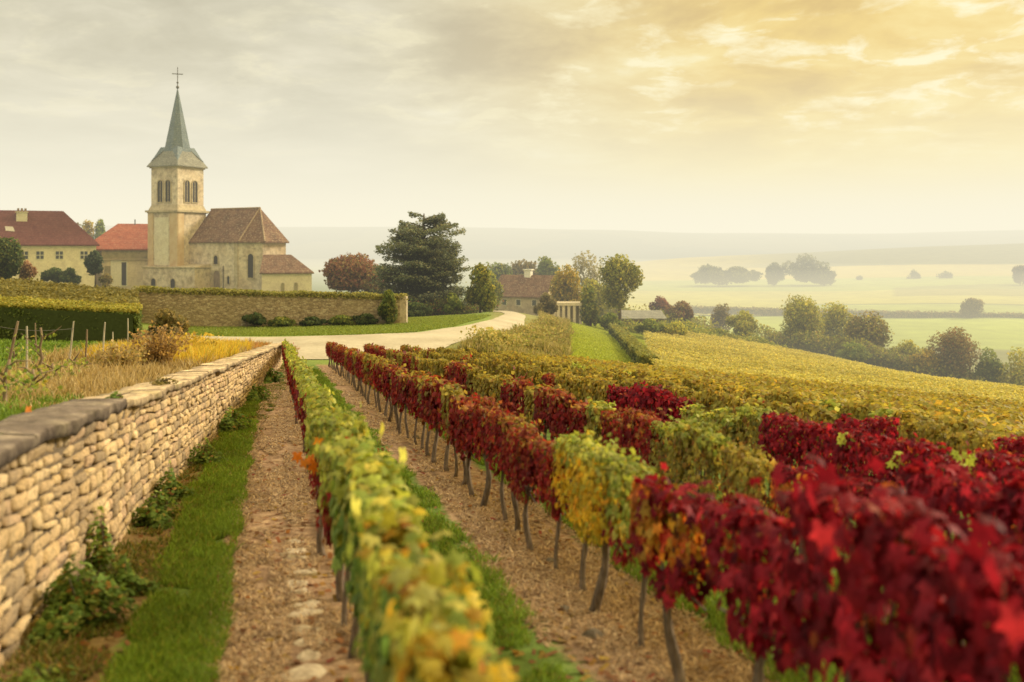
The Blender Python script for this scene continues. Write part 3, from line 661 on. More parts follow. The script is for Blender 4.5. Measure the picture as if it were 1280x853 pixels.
# ------------------------------------------------------------------ dry stone wall
def build_wall():
    root = empty('dry_stone_wall', (float(WALL_X(6.)), 6., float(plane(WALL_X(6.), 6.))))
    tag(root, 'long low dry stone wall of cream blocks under a weathered grey coping', 'stone wall')
    ox, oy, oz = root.location
    t = np.array([-.185, 1.0]); t /= np.hypot(*t); nrm = np.array([t[1], -t[0]])
    L0, L1 = 0.6, 44.5; NC = 13
    ga = np.array([-1, -.94, -.6, 0, .6, .94, 1.]); gb = np.array([-1, -.88, -.4, .4, .88, 1.]); GA, GB = np.meshgrid(ga, gb, indexing='ij'); ga_, gb_ = GA.ravel(), GB.ravel()
    idx = np.arange(42).reshape(7, 6); TF = np.stack([idx[:-1, :-1], idx[1:, :-1], idx[1:, 1:], idx[:-1, 1:]], -1).reshape(-1, 4)
    Vs, Fs, Cs = [], [], []; cnt = 0
    fr = np.cumsum([0] + [random.uniform(.65, 1.4) for _ in range(NC)]); fr = fr / fr[-1]
    for c in range(NC):
        s = L0 + random.random() * .2
        while s < L1:
            ln = random.choice((random.uniform(.11, .24), random.uniform(.2, .38))) * (1 + (fr[c + 1] - fr[c]) * 2); 
            if random.random() < .12: ln *= .55
            mid = s + ln / 2; Yc = mid
            f0, f1 = fr[c], fr[c + 1]
            f0 += .02 * vnoise(mid, c, .9, 2); f1 += .02 * vnoise(mid, c + 1, .9, 2)
            f0 += random.uniform(0, .008); f1 -= random.uniform(0, .012)
            a = ga_ + 0; b_ = gb_ + 0; jx = random.uniform(-.012, .012)
            rx = 1 - .05 * np.abs(b_) ** 5 - random.random() * .05 * (b_ > .5) ; rb = 1 - .05 * np.abs(a) ** 8
            Yv = mid + a * rx * (ln / 2 - .003) + jx * b_
            g = plane(WALL_X(Yv), Yv) - .04; tp = CAP_Z(Yv) - .08
            fv = (f0 + f1) / 2 + (f1 - f0) / 2 * b_ * rb + (random.uniform(-.016, .016) * (b_ > 0) + random.uniform(-.016, .016) * (b_ <= 0)) * a
            z = g + (tp - g) * fv
            bulge = (1 - np.abs(a) ** 9) * (1 - np.abs(b_) ** 8)
            dep = -.045 + (.036 + random.uniform(-.008, .012)) * bulge ** .25 + random.uniform(-.014, .016) + .006 * rng.normal(size=42) * bulge + random.uniform(-.01, .01) * b_
            bt = .05 * fbm(Yv, z, 1.6, 2, 31)         # the face wanders
            x = WALL_X(Yv) + dep * nrm[0] + bt - .0; y = Yv + dep * nrm[1]
            Vs.append(np.stack([x - ox, y - oy, z - oz], -1)); Fs.append(TF + cnt); cnt += 42
            cc = np.array(random.choice([(.60, .49, .33), (.54, .43, .29), (.64, .53, .37), (.48, .38, .26), (.56, .44, .28), (.40, .32, .23), (.34, .28, .21), (.52, .40, .30)])) * random.uniform(.95, 1.22) * np.array([1.0, .92, .80])
            if c >= NC - 1: cc = cc * .8
            edge = .45 + .55 * np.clip(bulge * 3, 0, 1) ** .6
            Cs.append(cc[None] * (.6 + .4 * edge[:, None]))
            s += ln + .004
    me = mesh_np('stone_face', np.concatenate(Vs), np.concatenate(Fs), np.concatenate(Cs), True)
    link('stone_face', me, M_stone, root)
    # core of the wall
    b = MB(); ys = np.linspace(L0, L1, 60)
    def ring(Y):
        x = WALL_X(Y); g = float(plane(np.array(x), np.array(Y))); c_ = CAP_Z(Y) - .085
        w = .05 * float(fbm(np.array(Y), np.array(g), 1.6, 2, 31))
        return [(x - .045 + w - ox, Y - oy, g - .15 - oz), (x - .045 + w - ox, Y - oy, c_ - oz), (x - .44 - ox, Y - oy, c_ - oz), (x - .44 - ox, Y - oy, g - .15 - oz)]
    for i in range(len(ys) - 1): b.solid(ring(ys[i]), ring(ys[i + 1] - .001))
    b.build('rubble_core', M_gap, root)
    # end face of the wall: stones at the far end
    # coping slabs
    s = L0; Vs, Fs, CC = [], [], []; cnt = 0
    while s < L1:
        heavy = s < 9.6; ln = random.uniform(2.2, 3.6) if heavy else random.uniform(.6, 1.3); ln = min(ln, L1 + .1 - s)
        if ln < .25: break
        nu = max(6, int(ln / .07)); nv = 11; U, Vv = np.meshgrid(np.linspace(0, 1, nu), np.linspace(0, 1, nv), indexing='ij')
        # profile around the slab: front bottom -> front top -> top -> back top -> back bottom
        prof_x = np.array([-.02, .05, .062, .060, .046, -.06, -.22, -.38, -.50, -.52, -.50]); prof_z = np.array([-.135, -.13, -.08, -.012, .002, .004, .006, .0, -.01, -.06, -.13])
        Yv = s + U * (ln - .012); xx = WALL_X(Yv) + prof_x[None] * 1.0 + .02 * fbm(Yv * 3, Vv * 3, 1.2, 3, 6) * (prof_x[None] > 0) + .05 * fbm(Yv, Yv * 0, 1.6, 2, 31)
        th = random.uniform(-.015, .02) * .4 - (0 if heavy else .03); tk = 1.0 if heavy else .75
        prof_z = prof_z * tk * .8; prof_x = prof_x * (1.0 if heavy else random.uniform(.96, 1.02))
        zz = CAP_Z(Yv) + prof_z[None] + th + .03 * fbm(Yv * 2, xx * 2, .7, 4, 16) + .045 * fbm(Yv, Yv * 0, .3, 3, 61) * (prof_x[None] > 0) * (prof_z[None] < -.05)
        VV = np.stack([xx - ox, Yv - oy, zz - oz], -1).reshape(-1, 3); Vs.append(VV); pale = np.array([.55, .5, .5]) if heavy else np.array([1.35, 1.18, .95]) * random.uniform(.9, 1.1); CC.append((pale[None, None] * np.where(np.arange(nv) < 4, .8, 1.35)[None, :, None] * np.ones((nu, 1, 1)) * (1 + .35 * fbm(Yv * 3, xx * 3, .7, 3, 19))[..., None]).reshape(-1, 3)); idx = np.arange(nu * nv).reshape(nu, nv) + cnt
        Fs.append(np.stack([idx[:-1, :-1], idx[:-1, 1:], idx[1:, 1:], idx[1:, :-1]], -1).reshape(-1, 4)); cnt += nu * nv; s += ln
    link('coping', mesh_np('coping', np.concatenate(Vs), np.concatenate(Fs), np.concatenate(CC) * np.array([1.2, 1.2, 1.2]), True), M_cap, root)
build_wall()

# ------------------------------------------------------------------ churchyard wall, hedges
def ground_wall(name, A_, B_, thick, h0, h1, ztops, mat, root=None, coping=None, cname='coping'):
    """straight wall from A to B whose top runs between two heights"""
    A_, B_ = np.array(A_), np.array(B_); d = (B_ - A_) / np.hypot(*(B_ - A_)); n = np.array([-d[1], d[0]]) * thick; N_ = 24
    b = MB(); c = MB()
    for i in range(N_):
        for q, (t0, t1) in enumerate([(i / N_, (i + 1) / N_)]):
            p0 = A_ + (B_ - A_) * t0; p1 = A_ + (B_ - A_) * t1; z0 = ztops[0] + (ztops[1] - ztops[0]) * t0; z1 = ztops[0] + (ztops[1] - ztops[0]) * t1
            g0 = min(g1(*p0), g1(*(p0 - n * .6))) - .3; g1_ = min(g1(*p1), g1(*(p1 - n * .6))) - .3
            b.poly([(p0[0], p0[1], g0), (p1[0], p1[1], g1_), (p1[0], p1[1], z1), (p0[0], p0[1], z0)])
            b.poly([(p1[0] + n[0], p1[1] + n[1], g1_), (p0[0] + n[0], p0[1] + n[1], g0), (p0[0] + n[0], p0[1] + n[1], z0), (p1[0] + n[0], p1[1] + n[1], z1)])
            b.poly([(p0[0], p0[1], z0), (p1[0], p1[1], z1), (p1[0] + n[0], p1[1] + n[1], z1), (p0[0] + n[0], p0[1] + n[1], z0)])
    for P0, z in ((A_, ztops[0]), (B_, ztops[1])):
        b.poly([(P0[0], P0[1], g1(*P0) - .3), (P0[0], P0[1], z), (P0[0] + n[0], P0[1] + n[1], z), (P0[0] + n[0], P0[1] + n[1], g1(*P0) - .3)])
    return b
yw = empty('churchyard_wall', (-14, 64.2, -5.1)); tag(yw, 'high rubble stone churchyard wall with grass growing along its top', 'stone wall')
def shift(b, root):
    l = root.location; b.v = [(x - l[0], y - l[1], z - l[2]) for x, y, z in b.v]; return b
YA = (XP(168, 62.), 62.0); YB = (XP(506, 66.), 66.0)
shift(ground_wall('w', YA, YB, .6, 0, 0, (ZP(365, 62), ZP(374, 66)), M_rubble), yw).build('rubble_face', M_rubble, yw)
YC = (XP(508, 74.), 74.0)
shift(ground_wall('w', (YB[0] - .3, YB[1] + .62), YC, .6, 0, 0, (ZP(374, 66), ZP(374, 66) - .3), M_rubble), yw).build('return_wall', M_rubble, yw)
b = MB(); b.box(YB[0] - .55, YB[0] + .12, YB[1] - .08, YB[1] + .62, g1(*YB) - .3, ZP(371, 66)); shift(b, yw).build('end_pillar', M_church, yw)
# growth on top of the wall
n = 9000; t = rng.random(n); X = YA[0] + (YB[0] - YA[0]) * t + rng.normal(0, .1, n); Y = YA[1] + (YB[1] - YA[1]) * t + rng.uniform(-.1, .9, n)
Z = ZP(365, 62) + (ZP(374, 66) - ZP(365, 62)) * t + rng.random(n) ** 1.5 * .32 * (1 + .5 * vnoise(X, Y, 1.3, 2)) - .05
me = cloud_mesh('top_growth', np.stack([X - yw.location[0], Y - yw.location[1], Z - yw.location[2]], -1), rng.normal(0, .5, (n, 3)) + [0, -.3, 1], rng.normal(0, .6, (n, 3)) + [0, 0, .6], rng.uniform(.09, .2, n),
                pick([(3, (.30, .29, .08)), (2, (.20, .22, .055)), (1, (.42, .37, .12))], n), kind='quad'); link('top_growth', me, M_tree, yw)

def leafy_box(name, label, cat, c4, z0, z1, n, size, pal_side, pal_top, group=None, rough=.12, stuff=None, trans=M_tree):
    """clipped hedge: c4 = four plan corners (front-left, front-right, back-right, back-left), z0/z1 = (bottoms),(tops) per corner"""
    c4 = np.array(c4, float); cx, cy = c4.mean(0); zb = min(z0); root = empty(name, (cx, cy, zb)); tag(root, label, cat, group)
    def bil(s, t, q): q = np.array(q, float); q = q.reshape(4, -1); return ((1 - s)[:, None] * (1 - t)[:, None] * q[0] + s[:, None] * (1 - t)[:, None] * q[1] + s[:, None] * t[:, None] * q[2] + (1 - s)[:, None] * t[:, None] * q[3])
    kind = rng.choice(4, n, p=[.45, .10, .10, .35]); s = rng.random(n); t = rng.random(n); h = rng.random(n)
    t = np.where(kind == 0, rng.random(n) * .02, t); s = np.where(kind == 1, rng.random(n) * .01, s); s = np.where(kind == 2, 1 - rng.random(n) * .01, s); h = np.where(kind == 3, 1.0, h)
    XY = bil(s, t, c4); lo = bil(s, t, z0)[:, 0]; hi = bil(s, t, z1)[:, 0]
    Z = lo + (hi - lo) * h; wob = fbm(XY[:, 0] + h * 3, XY[:, 1] + Z, .9, 3, 5)
    nn = np.where((kind == 0)[:, None], [[0, -1, .3]], np.where((kind == 3)[:, None], [[0, -.1, 1]], np.where((kind == 2)[:, None], [[1, 0, .3]], [[-1, 0, .3]])))
    Pn = np.concatenate([XY, Z[:, None]], 1) + nn * (wob * rough + rng.normal(0, rough * .4, n))[:, None]
    C = np.where((h > .93)[:, None], pick(pal_top, n), pick(pal_side, n)) * (1 + .35 * wob[:, None])
    me = cloud_mesh('foliage', Pn - [cx, cy, zb], nn + rng.normal(0, .5, (n, 3)), rng.normal(0, .7, (n, 3)) + [0, 0, -.5], size * rng.uniform(.7, 1.3, n), C, kind='quad'); link('foliage', me, trans, root)
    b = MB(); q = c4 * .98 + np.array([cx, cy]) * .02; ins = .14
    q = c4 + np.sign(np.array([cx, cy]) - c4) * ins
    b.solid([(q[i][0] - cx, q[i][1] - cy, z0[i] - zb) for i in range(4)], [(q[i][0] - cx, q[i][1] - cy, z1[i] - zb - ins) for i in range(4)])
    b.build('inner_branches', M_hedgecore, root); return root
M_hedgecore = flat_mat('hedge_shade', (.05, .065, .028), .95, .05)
HD = [(3, (.12, .165, .05)), (2, (.18, .22, .07)), (1, (.06, .085, .03))]
HT = [(3, (.36, .34, .08)), (2, (.27, .28, .07)), (1, (.46, .38, .10))]
def zc(pts_): return [g1(*p) for p in pts_]
c4 = [(XP(-230, 39.), 39.0), (XP(172, 41.5), 41.5), (XP(177, 43.4), 43.4), (XP(-230, 41.2), 41.2)]
leafy_box('clipped_hedge', 'long dark green clipped hedge with golden top on the terrace', 'hedge', c4, zc(c4), [ZP(369, 39), ZP(389, 41.5), ZP(381, 43.4), ZP(358, 41.2)], 42000, .11, HD, HT, None, .09)
# olive slope behind the hedge
c4 = [(XP(-230, 47.), 47.0), (XP(170, 50.), 50.0), (XP(172, 61.5), 61.5), (XP(-230, 62.), 62.0)]
OL = [(3, (.20, .18, .06)), (2, (.15, .14, .05)), (1, (.27, .23, .08))]
leafy_box('hedge_bank', 'broad olive brown leafy bank between the dark hedge and the farmhouse', 'hedge', c4, zc(c4), [ZP(352, 47), ZP(388, 50), ZP(363, 61.5), ZP(330, 62)], 44000, .2, OL, [(3, (.21, .19, .07)), (2, (.15, .14, .05)), (1, (.28, .24, .09))], None, .14)
# hedge up the side of the second block
pa = [(XP(812, 60.), 60.), (XP(768, 105.), 105.)]
c4 = [(pa[0][0] - .5, pa[0][1]), (pa[0][0] + .5, pa[0][1]), (pa[1][0] + .5, pa[1][1]), (pa[1][0] - .5, pa[1][1])]
zz = zc(c4); leafy_box('field_hedge', 'narrow grey green hedge along the left edge of the sloping vineyard block', 'hedge', c4, zz, [z + 1.05 for z in zz], 9000, .22, [(3, (.13, .15, .06)), (1, (.2, .2, .08))], [(3, (.22, .24, .08)), (1, (.3, .28, .09))], None, .2)

# ------------------------------------------------------------------ trees and shrubs
def plant(name, label, cat, px, ytop, wpx, Y, pal, n=2600, size=None, group=None, lobes=9, shape='round', trunk=True, base_frac=.18, asp=1.0, seed=None, mat=None, dens=1.0, ybase=None, dark=.5):
    X = XP(px, Y); g = g1(X, Y) if ybase is None else min(g1(X, Y), ZP(ybase, Y)); top = ZP(ytop, Y); H = top - g; Wd = wpx / F * Y
    r = np.random.default_rng(seed if seed is not None else int(px * 7 + ytop)); n = int(n * (2.0 if dens == 1.0 else dens)); size = (size or max(.11, Y * .0016)) * 1.35
    root = empty(name, (X, Y, g)); tag(root, label, cat, group)
    cz = H * (base_frac + (1 - base_frac) / 2); hz = H * (1 - base_frac) / 2
    L = []
    for i in range(lobes):
        if shape == 'round':
            th = r.uniform(0, 2 * PI); ph = r.uniform(-.9, 1.0); rr = r.uniform(.35, .62)
            c = np.array([math.cos(th) * rr * math.sqrt(max(0, 1 - ph * ph * .7)), math.sin(th) * rr * math.sqrt(max(0, 1 - ph * ph * .7)), ph * .6]); rad = r.uniform(.36, .52)
        elif shape == 'tall':
            z_ = -1 + 2 * (i + .5) / lobes; w_ = math.sqrt(max(.05, 1 - abs(z_ + .15) ** 2.2)) * .5; c = np.array([r.uniform(-w_, w_), r.uniform(-w_, w_), z_ * .72]); rad = r.uniform(.3, .46)
        else:  # mound
            th = r.uniform(0, 2 * PI); rr = r.uniform(.1, .7); c = np.array([math.cos(th) * rr, math.sin(th) * rr, r.uniform(-.7, .5) * (1 - rr * .6)]); rad = r.uniform(.3, .45)
        L.append((c, rad, r.uniform(.78, 1.2)))
    L.append((np.array([0, 0, .55]), .42, 1.1)); L.append((np.array([0, 0, 0.0]), .6, .7))
    k = r.integers(0, len(L), n); cc = np.array([l[0] for l in L])[k]; rad = np.array([l[1] for l in L])[k]; br = np.array([l[2] for l in L])[k]
    d = unit(r.normal(size=(n, 3))); rr = rad * (1 - .45 * r.random(n) ** 1.6) * (1 + .22 * np.sin(d[:, 0] * 9 + k) * np.sin(d[:, 2] * 8 + k * 2))
    Pn = cc + d * rr[:, None]; Pl = np.stack([Pn[:, 0] * Wd / 2 * 1.02, Pn[:, 1] * Wd / 2 * 1.0, cz + Pn[:, 2] * hz * 1.03], -1)
    Pl[:, 2] = np.maximum(Pl[:, 2], .04 * H)
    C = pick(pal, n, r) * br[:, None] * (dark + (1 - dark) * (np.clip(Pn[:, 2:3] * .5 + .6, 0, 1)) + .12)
    me = cloud_mesh('crown', Pl, d + r.normal(0, .5, (n, 3)), r.normal(0, .6, (n, 3)) + [0, 0, -.6], size * r.uniform(.65, 1.35, n), C, kind='quad')
    link('crown' if cat == 'tree' else 'foliage', me, mat or M_tree, root)
    if trunk:
        b = MB(); tr = max(.06, H * .022); hh = H * (base_frac + .25)
        b.tube([(0, 0, -.3), (tr * .4, 0, hh * .5), (-tr * .3, tr * .3, hh)], [tr * 1.35, tr, tr * .7], 8)
        for c, rad_, _ in L[:7]:
            e = Vector((c[0] * Wd / 2, c[1] * Wd / 2, cz + c[2] * hz)); s = Vector((0, 0, hh * r.uniform(.6, 1.0)))
            b.tube([s, s.lerp(e, .5) + Vector((0, 0, -.04 * H)), e], [tr * .5, tr * .3, tr * .12], 5)
        b.build('trunk' if cat == 'tree' else 'stems', M_bark, root, True)
    return root
G_DARK = [(3, (0.051, 0.084, 0.031)), (2, (0.08, 0.112, 0.037)), (1, (0.131, 0.14, 0.044))]
G_MID = [(3, (0.131, 0.182, 0.044)), (2, (0.189, 0.238, 0.056)), (1, (0.29, 0.28, 0.062))]
G_YEL = [(3, (0.348, 0.35, 0.062)), (2, (0.246, 0.28, 0.056)), (1, (0.493, 0.42, 0.075))]
G_GOLD = [(3, (0.475, 0.348, 0.055)), (2, (0.325, 0.288, 0.055)), (1, (0.188, 0.204, 0.044))]
G_RED = [(3, (.20, .085, .06)), (2, (.26, .12, .075)), (1, (.13, .07, .05))]
G_BRN = [(3, (.22, .18, .085)), (2, (.17, .165, .07)), (1, (.30, .23, .10))]
G_HAZ = [(3, (0.189, 0.196, 0.088)), (2, (0.145, 0.168, 0.075))]
G_PALE = [(3, (.36, .33, .2)), (2, (.28, .27, .14))]

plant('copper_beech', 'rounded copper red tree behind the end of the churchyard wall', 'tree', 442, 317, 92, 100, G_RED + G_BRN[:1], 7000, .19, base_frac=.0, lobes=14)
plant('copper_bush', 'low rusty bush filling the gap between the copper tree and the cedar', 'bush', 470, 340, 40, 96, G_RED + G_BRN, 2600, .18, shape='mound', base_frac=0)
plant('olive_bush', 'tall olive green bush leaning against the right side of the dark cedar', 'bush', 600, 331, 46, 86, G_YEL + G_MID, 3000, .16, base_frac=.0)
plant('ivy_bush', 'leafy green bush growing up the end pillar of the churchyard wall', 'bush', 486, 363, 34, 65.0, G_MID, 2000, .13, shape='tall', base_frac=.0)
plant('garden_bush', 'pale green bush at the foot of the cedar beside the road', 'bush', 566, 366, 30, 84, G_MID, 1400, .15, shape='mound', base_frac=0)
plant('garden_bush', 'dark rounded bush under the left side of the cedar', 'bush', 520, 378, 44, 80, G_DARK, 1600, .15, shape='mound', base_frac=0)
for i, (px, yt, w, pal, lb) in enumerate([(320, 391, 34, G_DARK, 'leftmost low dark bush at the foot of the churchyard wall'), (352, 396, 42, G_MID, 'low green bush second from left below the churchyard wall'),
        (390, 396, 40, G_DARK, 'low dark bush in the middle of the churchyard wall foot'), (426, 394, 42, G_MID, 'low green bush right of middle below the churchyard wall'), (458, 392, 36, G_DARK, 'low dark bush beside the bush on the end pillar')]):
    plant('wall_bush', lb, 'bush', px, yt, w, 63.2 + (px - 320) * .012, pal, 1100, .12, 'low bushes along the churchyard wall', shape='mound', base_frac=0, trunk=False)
plant('bramble', 'brown bramble mound between the hedge end and the churchyard wall', 'bush', 207, 386, 56, 47, G_BRN, 3000, .10, shape='mound', base_frac=0, trunk=False)
# village side
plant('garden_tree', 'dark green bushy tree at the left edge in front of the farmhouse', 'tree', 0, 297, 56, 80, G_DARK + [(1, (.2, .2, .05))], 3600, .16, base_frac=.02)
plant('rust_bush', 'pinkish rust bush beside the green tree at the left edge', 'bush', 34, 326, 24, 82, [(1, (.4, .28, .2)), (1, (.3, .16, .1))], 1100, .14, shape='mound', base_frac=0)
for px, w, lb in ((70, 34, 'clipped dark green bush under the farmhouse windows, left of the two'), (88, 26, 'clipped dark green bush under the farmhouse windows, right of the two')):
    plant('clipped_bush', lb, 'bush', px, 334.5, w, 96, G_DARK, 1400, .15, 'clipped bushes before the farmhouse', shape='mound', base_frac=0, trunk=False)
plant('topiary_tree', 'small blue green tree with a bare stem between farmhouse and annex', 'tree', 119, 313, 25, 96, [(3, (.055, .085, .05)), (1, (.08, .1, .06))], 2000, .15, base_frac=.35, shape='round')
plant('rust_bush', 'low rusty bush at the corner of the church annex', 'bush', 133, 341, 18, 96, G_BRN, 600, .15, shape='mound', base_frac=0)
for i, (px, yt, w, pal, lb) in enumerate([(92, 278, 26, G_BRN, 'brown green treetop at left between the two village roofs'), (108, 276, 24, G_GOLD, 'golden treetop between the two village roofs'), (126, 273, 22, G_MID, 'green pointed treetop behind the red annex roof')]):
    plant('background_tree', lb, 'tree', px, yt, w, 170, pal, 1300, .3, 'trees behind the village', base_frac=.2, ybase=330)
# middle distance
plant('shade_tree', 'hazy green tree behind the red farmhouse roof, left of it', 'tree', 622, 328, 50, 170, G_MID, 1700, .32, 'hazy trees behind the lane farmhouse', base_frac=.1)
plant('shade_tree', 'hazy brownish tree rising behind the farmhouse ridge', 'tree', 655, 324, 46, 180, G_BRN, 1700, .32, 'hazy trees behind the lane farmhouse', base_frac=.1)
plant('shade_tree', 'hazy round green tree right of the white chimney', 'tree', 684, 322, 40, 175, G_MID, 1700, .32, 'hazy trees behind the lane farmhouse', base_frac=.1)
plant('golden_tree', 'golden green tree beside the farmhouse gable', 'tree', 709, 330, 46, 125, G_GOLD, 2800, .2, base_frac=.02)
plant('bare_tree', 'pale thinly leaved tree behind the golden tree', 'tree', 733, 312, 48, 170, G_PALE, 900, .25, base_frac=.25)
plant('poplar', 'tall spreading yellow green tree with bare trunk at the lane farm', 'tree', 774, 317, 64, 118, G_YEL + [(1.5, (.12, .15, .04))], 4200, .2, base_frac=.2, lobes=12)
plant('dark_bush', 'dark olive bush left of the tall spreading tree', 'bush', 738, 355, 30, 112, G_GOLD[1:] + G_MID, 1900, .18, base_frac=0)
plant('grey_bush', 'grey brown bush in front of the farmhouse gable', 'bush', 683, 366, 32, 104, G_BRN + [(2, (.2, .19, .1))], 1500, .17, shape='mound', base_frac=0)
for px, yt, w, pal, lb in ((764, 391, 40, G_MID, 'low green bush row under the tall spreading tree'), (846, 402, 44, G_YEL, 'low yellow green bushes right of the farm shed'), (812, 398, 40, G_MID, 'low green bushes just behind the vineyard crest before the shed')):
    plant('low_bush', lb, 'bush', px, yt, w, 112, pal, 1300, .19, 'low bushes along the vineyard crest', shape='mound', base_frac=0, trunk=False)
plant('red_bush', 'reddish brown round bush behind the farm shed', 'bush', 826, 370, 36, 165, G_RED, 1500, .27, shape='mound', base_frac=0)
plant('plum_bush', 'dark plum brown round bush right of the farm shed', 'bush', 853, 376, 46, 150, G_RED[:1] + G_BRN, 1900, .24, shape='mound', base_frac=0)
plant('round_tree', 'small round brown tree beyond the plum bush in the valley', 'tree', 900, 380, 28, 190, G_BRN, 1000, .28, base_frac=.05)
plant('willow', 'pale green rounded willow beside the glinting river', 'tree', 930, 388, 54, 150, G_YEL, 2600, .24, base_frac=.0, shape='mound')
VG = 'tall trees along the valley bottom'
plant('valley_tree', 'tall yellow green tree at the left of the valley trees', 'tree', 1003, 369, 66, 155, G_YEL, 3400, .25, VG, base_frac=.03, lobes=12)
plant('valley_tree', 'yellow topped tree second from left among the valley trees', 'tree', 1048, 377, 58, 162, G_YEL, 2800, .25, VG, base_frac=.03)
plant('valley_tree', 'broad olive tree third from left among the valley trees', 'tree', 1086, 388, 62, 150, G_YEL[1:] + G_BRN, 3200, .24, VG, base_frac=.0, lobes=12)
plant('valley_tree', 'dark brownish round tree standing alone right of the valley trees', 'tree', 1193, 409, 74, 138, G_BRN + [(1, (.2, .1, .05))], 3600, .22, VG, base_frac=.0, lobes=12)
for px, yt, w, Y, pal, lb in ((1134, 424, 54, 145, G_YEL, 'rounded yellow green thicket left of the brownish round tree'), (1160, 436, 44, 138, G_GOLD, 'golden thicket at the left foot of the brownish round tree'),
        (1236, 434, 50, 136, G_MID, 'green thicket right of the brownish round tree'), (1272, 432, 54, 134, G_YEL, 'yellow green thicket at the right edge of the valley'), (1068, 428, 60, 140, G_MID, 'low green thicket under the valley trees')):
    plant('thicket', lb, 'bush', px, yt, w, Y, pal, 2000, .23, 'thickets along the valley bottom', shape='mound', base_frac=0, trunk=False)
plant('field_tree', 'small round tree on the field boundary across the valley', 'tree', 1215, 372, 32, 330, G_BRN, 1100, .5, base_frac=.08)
plant('field_tree', 'dark tree at the right edge on the far field crest', 'tree', 1275, 332, 22, 600, G_BRN, 800, .9, base_frac=.05, ybase=350)
HG = 'hazy trees on the far field crest'
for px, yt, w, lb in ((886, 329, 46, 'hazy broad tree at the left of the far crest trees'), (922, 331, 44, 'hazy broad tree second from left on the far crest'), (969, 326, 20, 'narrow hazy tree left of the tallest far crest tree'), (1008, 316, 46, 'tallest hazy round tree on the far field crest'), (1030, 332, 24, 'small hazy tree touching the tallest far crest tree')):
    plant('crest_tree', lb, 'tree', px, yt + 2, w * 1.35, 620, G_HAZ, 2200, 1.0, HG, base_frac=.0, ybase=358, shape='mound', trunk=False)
for px, yt, w, lb in ((1075, 345, 10, 'tiny hazy bush nearest the far crest trees'), (1142, 337, 16, 'tiny hazy bush in the middle of the far slope'), (1182, 339, 26, 'low wide hazy bush on the right of the far slope')):
    plant('crest_bush', lb, 'bush', px, yt, w, 680, G_HAZ, 300, 1.0, 'hazy bushes on the far slope', base_frac=0, shape='mound', trunk=False, ybase=352)
def undergrowth(name, label, line, n, size, hmax, wid, pal, cat='undergrowth'):
    q = np.array([(XP(p_, y_), y_) for p_, y_ in line]); t = rng.random(n) * (len(q) - 1); i = np.minimum(t.astype(int), len(q) - 2); f = (t - i)[:, None]
    c = q[i] * (1 - f) + q[i + 1] * f; c = c + rng.normal(0, wid, (n, 2)); hh = hmax * (.25 + .75 * np.clip(fbm(c[:, 0], c[:, 1], hmax * 1.6, 3, 40) + .5, 0, 1.2)); zr_ = rng.random(n) ** .7
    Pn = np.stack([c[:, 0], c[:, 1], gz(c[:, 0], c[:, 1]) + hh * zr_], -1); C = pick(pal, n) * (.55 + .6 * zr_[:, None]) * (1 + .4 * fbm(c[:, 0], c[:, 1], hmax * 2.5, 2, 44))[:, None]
    me = cloud_mesh(name, Pn, rng.normal(0, .6, (n, 3)) + [0, -.4, .5], rng.normal(0, .6, (n, 3)) + [0, 0, -.6], size * rng.uniform(.6, 1.4, n), C, kind='quad')
    return tag(link(name, me, M_tree), label, cat, kind='stuff')
undergrowth('undergrowth', 'mixed yellow green scrub filling the valley bottom between the trees', [(960, 158), (1050, 150), (1120, 144), (1200, 138), (1450, 128)], 34000, .32, 3.6, 2.0, G_YEL + G_MID + G_BRN)
undergrowth('scrub', 'olive scrub and low bushes scattered along the bank beside the road', [(610, 51), (640, 56), (675, 63), (690, 72), (700, 82)], 9000, .14, 1.1, .55, [(3, (.34, .30, .12)), (2, (.25, .27, .09)), (1, (.42, .34, .16))], 'scrub')
undergrowth('scrub', 'green scrub behind the vineyard crest between shed and willow', [(790, 118), (840, 124), (900, 134), (960, 140)], 7000, .26, 1.8, 1.2, G_YEL + G_MID, 'scrub')
undergrowth('scrub', 'hazy olive scrub and small trees behind the lane farmhouse and shed', [(612, 142), (622, 150), (650, 150), (700, 150), (760, 145), (830, 150), (880, 165)], 15000, .30, 3.4, 1.8, G_MID + G_YEL + G_BRN, 'scrub')
undergrowth('scrub', 'green and rusty garden shrubs at the foot of the cedar along the road', [(512, 84), (545, 86), (580, 90), (606, 98)], 7000, .17, 2.0, .9, G_MID + G_DARK + G_RED[:1], 'scrub')
plant('shade_tree', 'soft yellow green tree between the cedar side bush and the farmhouse', 'tree', 614, 340, 34, 118, G_YEL + G_MID, 2200, .2, 'hazy trees behind the lane farmhouse', base_frac=.0)
plant('golden_tree', 'small yellow green tree hiding the right end of the pavilion', 'tree', 742, 350, 40, 135, G_YEL, 2200, .22, base_frac=.0)
# dark hedge line between the meadow and the far field
for (a, bq, Yq, lb) in ((820, 1000, 333, 'thin dark hedge between meadow and far field, left stretch'), (1003, 1330, 333, 'thin dark hedge between meadow and far field, right stretch')):
    c4 = [(XP(a, Yq), Yq), (XP(bq, Yq), Yq), (XP(bq, Yq + 5), Yq + 5.), (XP(a, Yq + 5), Yq + 5.)]; zz = zc(c4)
    n_ = 14; 
    leafy_box('boundary_hedge', lb, 'hedge', c4, zz, [z + 2.0 for z in zz], 3500, .7, G_BRN, G_BRN, 'field boundary hedges', .5)

